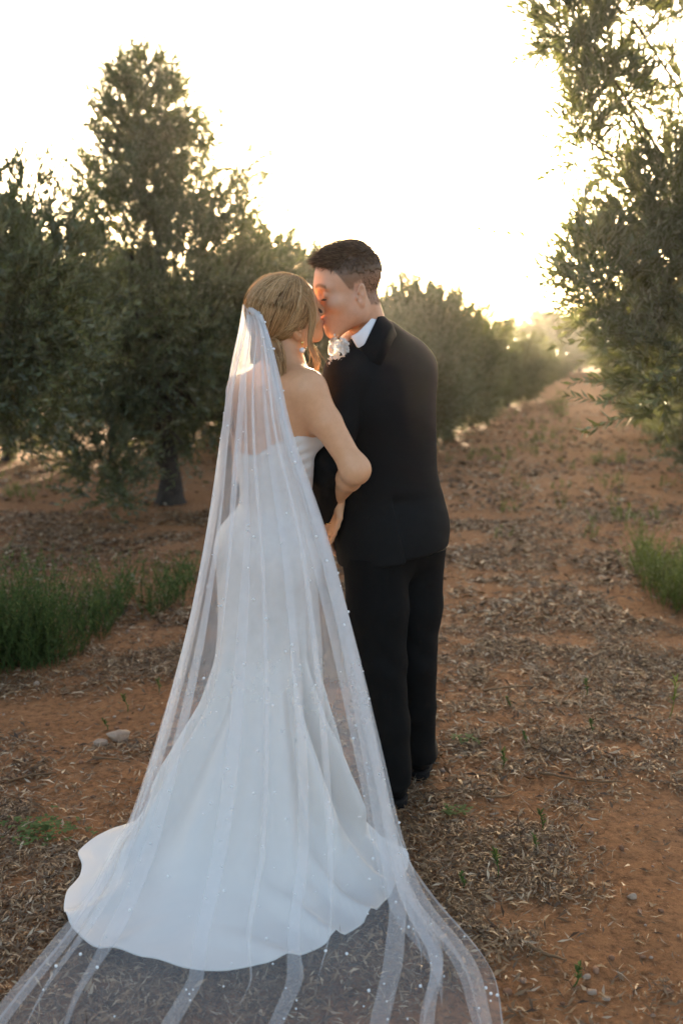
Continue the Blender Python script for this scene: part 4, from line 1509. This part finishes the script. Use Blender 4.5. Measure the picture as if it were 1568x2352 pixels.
# folds wander a little on the way down
wob = (.010 + .030 * np.clip((Wv - .62) / .2, 0, 1)) * (vnoise(np.stack([Sg * 9, Wv * 3.0 + np.clip(Wv - .6, 0, 1) * 9], -1), 81) - .5) * np.clip(Wv * 4, 0, 1) * 2
Uw = Uu + wob * np.clip(1 - np.abs(Uu - .5) * 2, 0, 1) ** .3
def lag(a, b, c, t):
    return a * ((t - .5) * (t - 1) / .5) + b * (t * (t - 1) / -.25) + c * (t * (t - .5) / .5)
VP = lag(Gd[:, None, 0], Gd[:, None, 1], Gd[:, None, 2], Uw[..., None])
dw = np.gradient(VP, axis=0); du = lag(Gd[:, None, 0], Gd[:, None, 1], Gd[:, None, 2], (Uw + .004)[..., None]) - VP
nv = nrm(np.cross(du, dw))
flip = np.where((nv[..., 1] > 0) | (nv[..., 2] < -.5), -1, 1)[..., None]
nv = nv * flip
soft = .012 * np.sin(Sg * 46 + 3 * np.sin(Wv * 3)) * np.clip(Wv * 3, 0, 1) + .010 * (vnoise(np.stack([Sg * 22, Wv * 4], -1), 82) - .5)
gnd = np.clip((Wv - .68) / .08, 0, 1)
pl = .0035 * np.sin(s_ * 160 + 6 * vnoise(np.stack([s_ * 20, s_ * 0], -1), 4))[None] * np.clip(1 - Wv * 2.2, 0, 1)
VP = VP + nv * (lift * np.clip(.35 + Wv * 1.6, 0, 1.3) + soft * (1 - .6 * gnd) + pl)[..., None]
# crumpled where it lies on the earth
cr = .030 * np.maximum(0, vnoise(np.stack([Sg * 26, Wv * 10], -1), 83) - .55) + .05 * np.maximum(0, vnoise(np.stack([Sg * 60, Wv * 7 + Sg * 20], -1), 84) - .70)
VP[..., 2] += gnd * cr
# keep clear of the gown, her body and the ground
for _ in range(2):
    VP[1:-1] = VP[1:-1] * .5 + (VP[2:] + VP[:-2]) * .25
skip = 3 * NT
outQ = Qd[(Qd >= skip).all(1) & (Qd < (nR - 2) * NT).all(1)]
dres_tree = BVHTree.FromPolygons([tuple(v) for v in dressV], [tuple(q) for q in outQ])
bme = body.data
bV = np.empty(len(bme.vertices) * 3, np.float32); bme.vertices.foreach_get('co', bV)
body_tree = BVHTree.FromPolygons([tuple(v) for v in bV.reshape(-1, 3)], [tuple(p.vertices) for p in bme.polygons])
def clear_gown(VP, cl_d, cl_b):
    flat = VP.reshape(-1, 3)
    for i in range(len(flat)):
        q = Vector(flat[i])
        if q.z > .13:
            for tr, cl in ((dres_tree, cl_d), (body_tree, cl_b)):
                if tr is body_tree and q.z < 1.15: continue
                co, no, ix, ds = tr.find_nearest(q, .12)
                if co is None: continue
                sd = (q - co).dot(no)
                if sd < cl and (no.y < .35):
                    q = co + no * (cl + .001)
            flat[i] = (q.x, q.y, q.z)
        if flat[i][2] < .32:
            hit = dres_tree.ray_cast(Vector((flat[i][0], flat[i][1], min(.32, flat[i][2] + .12))), Vector((0, 0, -1)))
            if hit[0] is not None:
                flat[i][2] = max(flat[i][2], hit[0].z + cl_d - .002)
    return flat.reshape(VP.shape)
VP = clear_gown(VP, .014, .016)
for _ in range(3):
    VP[1:-1] = VP[1:-1] * .4 + (VP[2:] + VP[:-2]) * .3
VP = clear_gown(VP, .005, .006)
VP[..., 2] = np.maximum(VP[..., 2], ground_z(VP[..., 0], VP[..., 1]) + .007)
dens = np.interp(Wv, [0, .06, .16, .30, .50, .68, .8, 1], [.90, .70, .52, .38, .27, .22, .17, .15])
edge_r = np.minimum(Sg, 1 - Sg)
dens = np.where(edge_r < .0035, dens + .25, dens)
vi = np.arange(NW * NU).reshape(NW, NU)
VQ = np.stack([vi[:-1, :-1], vi[:-1, 1:], vi[1:, 1:], vi[1:, :-1]], -1).reshape(-1, 4)
veil = place(link('veil', make_mesh('veil', VP.reshape(-1, 3), VQ, True, {'weave': dens.reshape(-1)}), M['veil'], bride))
veil['label'] = 'sheer white tulle veil dotted with small pearls'
# gathered roll at the comb
cmb = VP[0]
cp = catmull(np.array([P(562, 703, 2.900), P(570, 703, 2.86), P(582, 715, 2.825), P(597, 728, 2.80), P(607, 748, 2.785)]), 24)
rv2 = np.random.default_rng(4)
Vc, Qc = tubes(cp[None], (np.interp(np.linspace(0, 1, 24), [0, .15, .85, 1], [.002, .0075, .008, .003]) * (1 + .16 * rv2.normal(size=24)))[None], 9)
cmm = link('comb_gather', make_mesh('comb_gather', Vc, Qc, True, {'weave': np.full(len(Vc), .8)}), M['veil'], veil)
pm = make_mesh('pearl', *[(x if k else x * 1.0) for k, x in enumerate(ico(1))]); pm.materials.append(M['pearl'])
cnt = 0
for i in range(620):
    a, b = int(rv.integers(6, NW - 2)), int(rv.integers(2, NU - 2))
    if rv.random() > (.25 + .75 * (a / NW)): continue
    q = VP[a, b] + nv[a, b] * .0025
    if q[2] < .3 and (q[1] < 1.93): continue
    o = link('pearl', pm, None, veil, tuple(q))
    s = .0024 + .0016 * (rv.random() < .35)
    o.scale = (s, s, s)
    cnt += 1
    if cnt >= 235: break
print('pearls', cnt)

# ------------------------------------------------------------------ groom
sf_, sr_ = nrm(np.array([-.72, .69, 0])), nrm(np.array([.69, .72, 0]))      # chest yaw
hf_, hr_ = nrm(np.array([-.36, .93, 0])), nrm(np.array([.93, .36, 0]))      # hip yaw
SA = np.stack([sr_, sf_, np.array([0, 0, 1.0])], 1)
MA_f = nrm(sf_ + hf_); MA_r = nrm(sr_ + hr_)
MA = np.stack([MA_r, MA_f, np.array([0, 0, 1.0])], 1)
HA = np.stack([hr_, hf_, np.array([0, 0, 1.0])], 1)
g_nb = P(868, 778, 3.085)
g_sl, g_sr = P(797, 862, 2.985), P(948, 846, 3.225)
g_el, g_wl = P(756, 1082, 2.945), P(744, 1188, 3.115)
g_er, g_wr = P(962, 1055, 3.32), P(950, 1140, 3.46)
g_ch = P(884, 915, 3.105); g_mid = P(890, 1050, 3.125); g_hip = P(900, 1210, 3.14)
l_hip, l_kn, l_an = P(862, 1262, 3.085), P(872, 1530, 3.075), P(897, 1790, 3.095)
r_hip_, r_kn, r_an = P(950, 1256, 3.205), P(949, 1520, 3.215), P(957, 1722, 3.300)
groom = thing('person', 'person in black suit with white boutonniere, seen from behind, kissing the one in white', 'person', (float(g_hip[0]), float(g_hip[1]), 0))
gl = np.array(groom.location)


def groom_sdf():
    S = SDF()
    S.e(g_ch, (.165, .100, .15), .05, SA)
    S.e(g_mid, (.145, .100, .18), .06, MA)
    S.e(g_hip, (.150, .105, .13), .06, HA)
    S.c(groom_h.w((-.020, 0, -.030)), P(857, 785, 3.07), .058, .056, .03)
    for a, e, w in ((g_sl, g_el, g_wl), (g_sr, g_er, g_wr)):
        S.c(P(862, 815, 3.08), a, .035, .05, .03)
        S.chain([a, a * .55 + e * .45, e], [.056, .048, .038], .04)
        S.chain([e, e * .65 + w * .35, w], [.038, .038, .027], .02)
    for h, k, a in ((l_hip, l_kn, l_an), (r_hip_, r_kn, r_an)):
        S.chain([h, k, a], [.085, .056, .042], .04)
    hand_sdf(S, g_wl, P(760, 1260, 3.15) - g_wl, np.array([.1, .95, .1]), np.array([.9, -.2, 0]), 1.05, (.35, .4, .45, .45), .3)
    hand_sdf(S, g_wr, np.array([-.1, .3, -.9]), np.array([-.3, .9, .2]), np.array([-.9, -.2, 0]), 1.0)
    head_sdf(S, groom_h, False)
    return S

hair_line = lambda x: np.interp(x, [-.12, -.075, -.035, -.022, -.018, .004, .010, .022, .040, .052, .066, .085], [-.060, -.055, -.040, .010, .034, .030, .012, .020, .058, .082, .094, .102])


def scalp(l):
    m = np.clip((l[:, 2] - hair_line(l[:, 0])) / .010, 0, 1)
    ear = (np.abs(l[:, 1]) > .0765) & (l[:, 2] < .045)
    beard = .16 * np.clip((-.022 - l[:, 2]) / .02, 0, 1) * np.clip((l[:, 0] + .005) / .02, 0, 1) * (l[:, 2] > -.12)
    m2 = m * (.62 + .36 * np.clip((l[:, 2] - .02) / .05, 0, 1)) * (~ear)
    return np.maximum(m2, beard * (.7 + .6 * vnoise(l * 300, 9)))

S = groom_sdf()
gx = groom_h.o
xs = axis_steps([(-.16, -.10, .005), (-.10, .16, .0028), (.16, .50, .006)])
ys = axis_steps([(2.86, 2.92, .005), (2.92, 3.24, .0028), (3.24, 3.62, .008)])
zs = axis_steps([(.02, .80, .014), (.80, .98, .003), (.98, 1.44, .008), (1.44, 1.82, .0027)])
body = person_body('body', S, xs, ys, zs, M['skin_groom'], groom, face_attrs(groom_h, .85, scalp))
place(body)


def groom_hair():
    r = np.random.default_rng(9)
    h = groom_h
    mb = MB()
    S = SDF()
    c1, c2, c3 = h.w((-.012, 0, .055)), h.w((.034, 0, .098)), h.w((-.02, 0, .100))
    def shell(p):
        l = h.l(p)
        d = ell(p, c1, np.array((.0950, .0752, .0830)) * h.s, h.R)
        d = smin(d, ell(p, c2, np.array((.046, .050, .038)) * h.s, h.R), .02)
        d = smin(d, ell(p, c3, np.array((.060, .056, .042)) * h.s, h.R), .02)
        edge = np.maximum(hair_line(l[:, 0]) + .004, .060 - .25 * np.clip(-l[:, 0] - .04, 0, 1)) + .018 * (vnoise(l * 160, 6) - .5) + .012 * (vnoise(l * 60, 7) - .5)
        return np.maximum(d, (edge - l[:, 2]) * .7 * h.s)
    S.fn(shell)
    lo, hi = h.o - .15, h.o + .19
    V, Q = nets(S, np.arange(lo[0], hi[0], .003), np.arange(lo[1], hi[1], .003), np.arange(lo[2], hi[2], .003))
    V = relax(V, Q, 1, .4)
    mb.add(V, Q, a=.35 + .25 * (vnoise(V * 90, 3) - .5))
    # short strands rooted on the shell
    n = 6500
    bd = body.data
    co = np.empty(len(bd.vertices) * 3, np.float32); bd.vertices.foreach_get('co', co)
    lb_ = h.l(co.reshape(-1, 3).astype(float))
    sc_ = lb_[(scalp(lb_) > .4) & (np.abs(lb_[:, 0]) < .13) & (np.abs(lb_[:, 1]) < .1) & (lb_[:, 2] < .13) & (lb_[:, 2] > -.07)]
    l = np.concatenate([h.l(V[r.choice(len(V), 4200)]), sc_[r.choice(len(sc_), 4200)]])
    ok = l[:, 2] > hair_line(l[:, 0]) + .001
    l = l[ok]; n = len(l)
    nn = nrm((l - (-.01, 0, .05)) / np.array((.097, .078, .09)) ** 2)
    top = np.clip((l[:, 2] - .068) / .048, 0, 1)[:, None]
    dirv = nrm(nn * (.22 + .38 * top) + top * np.array([.75, .18, .25]) + (1 - top) * np.array([-.35, 0, -.75]) + r.normal(size=(n, 3)) * .16)
    L = (.0055 + .022 * top[:, 0]) * (.6 + .6 * r.random(n))
    tt = np.linspace(0, 1, 4)
    fall = np.array([.25, 0, -.55])
    pth = l[:, None] - nn[:, None] * .0015 + (dirv[:, None] * tt[None, :, None] + fall * (tt ** 2)[None, :, None] * .45 * top[:, None]) * L[:, None, None]
    V2, Q2, A = hair_local(h, pth, np.broadcast_to(np.array([.0008, .0007, .0006, .0002]), (n, 4)), np.clip(.5 + .28 * r.normal(size=n), 0, 1))
    mb.add(V2, Q2, a=A)
    return place(link('hair', mb.mesh('hair'), M['hair_groom'], groom))
groom_hair()
for s in (-1, 1):
    lashes(groom_h, s, groom, M['hair_groom'])


# ---- jacket
def jacket_sdf():
    S = SDF()
    S.e(g_ch + (0, 0, .0), (.190, .128, .17), .05, SA)
    S.e(P(905, 850, 3.12), (.150, .105, .10), .06, SA)
    S.e(g_mid, (.168, .128, .20), .08, MA)
    S.e(g_hip + (0, 0, .0), (.188, .140, .20), .08, HA)
    S.c(P(868, 790, 3.09), g_sl + (0, 0, .010), .062, .066, .05)
    S.c(P(876, 786, 3.10), g_sr + (0, 0, .010), .062, .066, .05)
    S.c(g_hip + (0, 0, -.05), g_hip + (0, 0, -.22), .165, .178, .05)
    hemn = nrm(np.array([-.16, -.05, 1.0])); hemp = P(905, 1292, 3.02)
    S.cut(lambda p: (p - hemp) @ hemn, .006)
    # right sleeve, then the left one in front
    S.chain([g_sr, g_sr * .5 + g_er * .5, g_er, g_wr], [.068, .060, .055, .048], .022)
    def sleeve(p):
        d = cone(p, g_sl, g_sl * .5 + g_el * .5, .072, .060)
        d = smin(d, cone(p, g_sl * .5 + g_el * .5, g_el, .060, .054), .012)
        d = smin(d, cone(p, g_el, g_wl, .054, .042), .012)
        return np.maximum(d, -((g_wl - (g_wl - g_el) * .06 - p) @ nrm(g_wl - g_el)))
    S.fn(sleeve, .014)
    base = S.__call__
    v0, v1 = P(897, 1138, 2.99), P(931, 1293, 2.99)
    vn = nrm(np.cross(v1 - v0, np.array([0, 1.0, 0])))
    def f(p):
        d = base(p)
        # wrinkles: soft drag lines at waist, elbow and shoulder
        q = p @ np.array([[.8, .2, .1], [-.1, .5, .3], [.35, -.2, .9]])
        wr = .0042 * (vnoise(q * np.array([7, 7, 15]), 61) - .5) + .0030 * (vnoise(q * np.array([14, 12, 30]), 62) - .5)
        wr = wr + .0035 * np.sin(p[:, 2] * 95 + p[:, 0] * 55) * np.exp(-((p - g_el) ** 2).sum(-1) / .006)
        # centre vent: the left flap lies over the right one
        below = np.clip((v0[2] - p[:, 2]) / .02, 0, 1) * (p[:, 1] < 3.13)
        sd = (p - v0) @ vn
        step = .009 * np.clip(sd / .004 + .5, 0, 1) * np.exp(-np.maximum(sd, 0) / .06) * below
        seam = .0022 * np.exp(-((p - v0) @ nrm(np.array([1.0, 0, -.02])) / .004) ** 2) * (p[:, 2] > v0[2]) * (p[:, 1] < 3.1)
        return d + wr + step
    return f

jf = jacket_sdf()
V, Q = nets(jf, np.arange(-.22, .52, .0048), np.arange(2.80, 3.66, .0048), np.arange(.68, 1.58, .0048))
V = relax(V, Q, 1, .3)
# flare the skirt corner at the right and open the neck for the collar
jacket = place(link('jacket', make_mesh('jacket', V, Q), M['suit'], groom))

# collars: folded bands round the neck
nk_c = P(830, 758, 3.030)
nk_b = P(876, 718, 3.095)
e1 = nk_b - nk_c
ax_ = nrm(np.array([-.50, -.10, .86])); ax_ = nrm(ax_ - nrm(e1) * np.dot(ax_, nrm(e1)))
e1n = nrm(e1); e2n = nrm(np.cross(ax_, e1n))
if e2n[1] > 0: e2n = -e2n                                           # e2 towards the viewer (his left side)


def collar(name, prof, mat, spread, drop):
    n = 72
    ph = np.linspace(-spread, spread, n)
    rings = []
    for k, a in enumerate(ph):
        front = np.clip((abs(a) - 1.25) / 1.2, 0, 1)
        row = []
        for rr, h in prof:
            r1 = rr * (1 + .06 * front); 
            p = nk_c + e1n * math.cos(a) * r1 * 1.04 + e2n * math.sin(a) * r1 * .98 + ax_ * (h - drop * front ** 1.5)
            row.append(p)
        rings.append(row)
    A = np.array(rings)
    m = A.shape[1]
    i = np.arange(n * m).reshape(n, m)
    Qc = np.stack([i[:-1], np.roll(i[:-1], -1, 1), np.roll(i[1:], -1, 1), i[1:]], -1).reshape(-1, 4)
    caps = np.stack([i[0], i[-1]])
    mesh = make_mesh(name, A.reshape(-1, 3), [Qc, caps.reshape(2, m)])
    return place(link(name, mesh, mat, groom))
collar('shirt_collar', [(.0600, -.035), (.0605, .012), (.0620, .0205), (.0648, .0205), (.0670, .010), (.0690, -.012), (.066, -.035)], M['shirt'], 2.8, .010)
collar('jacket_collar', [(.0700, -.070), (.0690, -.010), (.0700, .009), (.0722, .0112), (.0750, .007), (.0815, -.016), (.0870, -.036), (.0860, -.042), (.080, -.070)], M['suit'], 2.9, .040)

# ---- trousers
def trouser_sdf():
    S = SDF()
    def leg(h, k, a, r0, r1, r2):
        m1 = h * .5 + k * .5; m2 = k * .5 + a * .5
        def f(p):
            d = cone(p, h, m1, r0, (r0 + r1) * .52)
            d = smin(d, cone(p, m1, k, (r0 + r1) * .52, r1), .02)
            d = smin(d, cone(p, k, m2, r1, (r1 + r2) * .5), .02)
            return smin(d, cone(p, m2, a + (0, 0, -.03), (r1 + r2) * .5, r2), .02)
        return f
    fl = leg(l_hip, l_kn, l_an, .104, .083, .070)
    fr = leg(r_hip_, r_kn, r_an, .104, .076, .066)
    S.fn(fl); S.fn(fr, .008)
    S.e(g_hip + (0, 0, -.05), (.165, .125, .12), .04, HA)
    pl = l_an + (0, 0, -.035); pr = r_an + (0, 0, -.035)
    def f(p):
        d = S(p)
        hemz = np.where((p[:, 0] < (pl[0] + pr[0]) / 2), l_an[2] - .030, r_an[2] - .030)
        left = np.linalg.norm(p[:, :2] - l_an[:2], axis=1) < np.linalg.norm(p[:, :2] - r_an[:2], axis=1)
        hemz = np.where(left, .062, .058)
        d = np.maximum(np.maximum(d, (hemz - p[:, 2])), p[:, 2] - .84)
        low = np.clip((.42 - p[:, 2]) / .35, 0, 1)
        wr = .0025 * low ** 2 * np.sin(p[:, 2] * 75 + p[:, 0] * 30 + 2 * np.sin(p[:, 2] * 21)) + .005 * (vnoise(p * np.array([11, 11, 8]), 64) - .5)
        kn = np.exp(-((p[:, 2] - .50) / .10) ** 2)
        wr = wr + .002 * kn * np.sin(p[:, 2] * 60 + p[:, 0] * 60)
        return d + wr
    return f
V, Q = nets(trouser_sdf(), np.arange(-.10, .50, .0055), np.arange(2.90, 3.46, .0055), np.arange(.03, .98, .0055))
V = relax(V, Q, 1, .3)
place(link('trousers', make_mesh('trousers', V, Q), M['trouser'], groom))


# ---- shoes
def shoe(heel_uv, yaw):
    g = G(*heel_uv)
    f = np.array([math.sin(yaw), math.cos(yaw), 0]); s = np.array([f[1], -f[0], 0])
    A = np.stack([s, f, np.array([0, 0, 1.0])], 1)
    o = np.array([g[0], g[1], float(ground_z(g[0:1], g[1:2])[0]) + .004])
    S = SDF()
    S.e((0, .048, .062), (.036, .048, .048), .02)
    S.e((0, .052, .095), (.038, .050, .045), .02)
    S.e((.004, .20, .042), (.047, .105, .030), .04)
    S.e((.002, .12, .055), (.038, .09, .040), .03)
    S.cut(lambda p: .115 - p[:, 2], .004)
    S.cut(lambda p: p[:, 2] - .026, .003)
    V, Q = nets(S, np.arange(-.07, .07, .004), np.arange(-.02, .33, .004), np.arange(0, .14, .004))
    sh = link('shoe', make_mesh('shoe', relax(V, Q, 1, .3), Q), M['shoe'], groom, tuple(o - gl))
    sh.rotation_euler = (0, 0, -yaw)
    T = SDF(); T.e((0, .05, .012), (.040, .054, .03), .02); T.e((.004, .20, .012), (.052, .11, .03), .03); T.e((.002, .12, .012), (.038, .09, .03), .03)
    T.cut(lambda p: .027 - p[:, 2], .002); T.cut(lambda p: p[:, 2] - .015, .002)
    V, Q = nets(T, np.arange(-.07, .07, .004), np.arange(-.02, .33, .004), np.arange(0, .05, .003))
    link('sole', make_mesh('sole', V, Q), M['sole'], sh)
    H_ = SDF(); H_.e((0, .045, .010), (.038, .046, .04), .02)
    H_.cut(lambda p: .0165 - p[:, 2], .002); H_.cut(lambda p: p[:, 2] + .004, .002); H_.cut(lambda p: .075 - p[:, 1], .003)
    V, Q = nets(H_, np.arange(-.06, .06, .004), np.arange(-.02, .11, .004), np.arange(-.012, .05, .003))
    link('heel', make_mesh('heel', V, Q), M['sole'], sh)
shoe((915, 1852), R(-8))
shoe((959, 1788), R(10))

# ---- boutonniere
bt = P(776, 806, 2.955)
bo = thing('boutonniere', None, None, tuple(bt - gl)); bo.parent = groom
rb = np.random.default_rng(14)
pet = MB()
for k in range(5):
    a = k * 6.283 / 5
    n = 5
    uu_ = np.linspace(0, 1, n)
    for j in range(1):
        d = np.array([math.cos(a), math.sin(a), .35]); sd = np.array([-math.sin(a), math.cos(a), 0])
        wdt = np.array([.15, .75, 1.0, .85, .25]) * .0062
        cen = d[None] * (uu_ * .0125)[:, None] + np.array([0, 0, 1]) * (.003 * np.sin(uu_ * 3))[:, None]
        Vp = np.concatenate([cen - sd * wdt[:, None], cen + (0, 0, -.0012), cen + sd * wdt[:, None]])
        q = []
        for i in range(n - 1):
            q += [(i, i + 1, n + i + 1, n + i), (n + i, n + i + 1, 2 * n + i + 1, 2 * n + i)]
        pet.add(Vp, q, a=.3 + .6 * rb.random())
pmesh = pet.mesh('floret'); pmesh.materials.append(M['petal'])
for i in range(30):
    d = nrm(rb.normal(size=3) * (1, .8, 1) + np.array([-.25, -.55, .1]))
    q = d * np.array([.026, .020, .034]) * (.75 + .35 * rb.random())
    o = link('floret', pmesh, None, bo, tuple(q))
    o.rotation_euler = Vector(d).to_track_quat('Z', 'Y').to_euler()
    s = .85 + .5 * rb.random(); o.scale = (s, s, s)
stm = MB()
for i in range(9):
    d = nrm(rb.normal(size=3) + np.array([-.6, -.3, .4])) * (.035 + .012 * rb.random())
    V, Q = tubes(np.array([[d * 0, d * .6, d]]), np.full((1, 3), .0008), 4)
    stm.add(V, Q, a=.8)
    stm.add(ico(0)[0] * .0035 * (1, 1, 1.5) + d, T=ico(0)[1], a=.9)
link('buds', stm.mesh('buds'), M['petal'], bo)

# ================================================================== HAZE
def haze():
    x0, x1, y0, y1, z0, z1 = -260, 260, -40, 420, -1.2, 9.0
    V = np.array([(x, y, z) for x in (x0, x1) for y in (y0, y1) for z in (z0, z1)], float)
    F = np.array([(0, 1, 3, 2), (4, 6, 7, 5), (0, 4, 5, 1), (2, 3, 7, 6), (0, 2, 6, 4), (1, 5, 7, 3)])
    m = bpy.data.materials.new('haze'); m.use_nodes = True
    nt = m.node_tree
    nt.nodes.remove(nt.nodes['Principled BSDF'])
    pv = N(nt, 'ShaderNodeVolumePrincipled')
    pv.inputs['Color'].default_value = (0.96, 0.93, 0.88, 1)
    pv.inputs['Density'].default_value = HAZE
    pv.inputs['Anisotropy'].default_value = 0.75
    nt.links.new(pv.outputs[0], nt.nodes['Material Output'].inputs['Volume'])
    o = link('haze', make_mesh('haze', V, F, False), m)
    tag(o, 'warm evening haze hanging over the whole grove', 'haze', kind='stuff')
HAZE = 0.0005
if HAZE: haze()
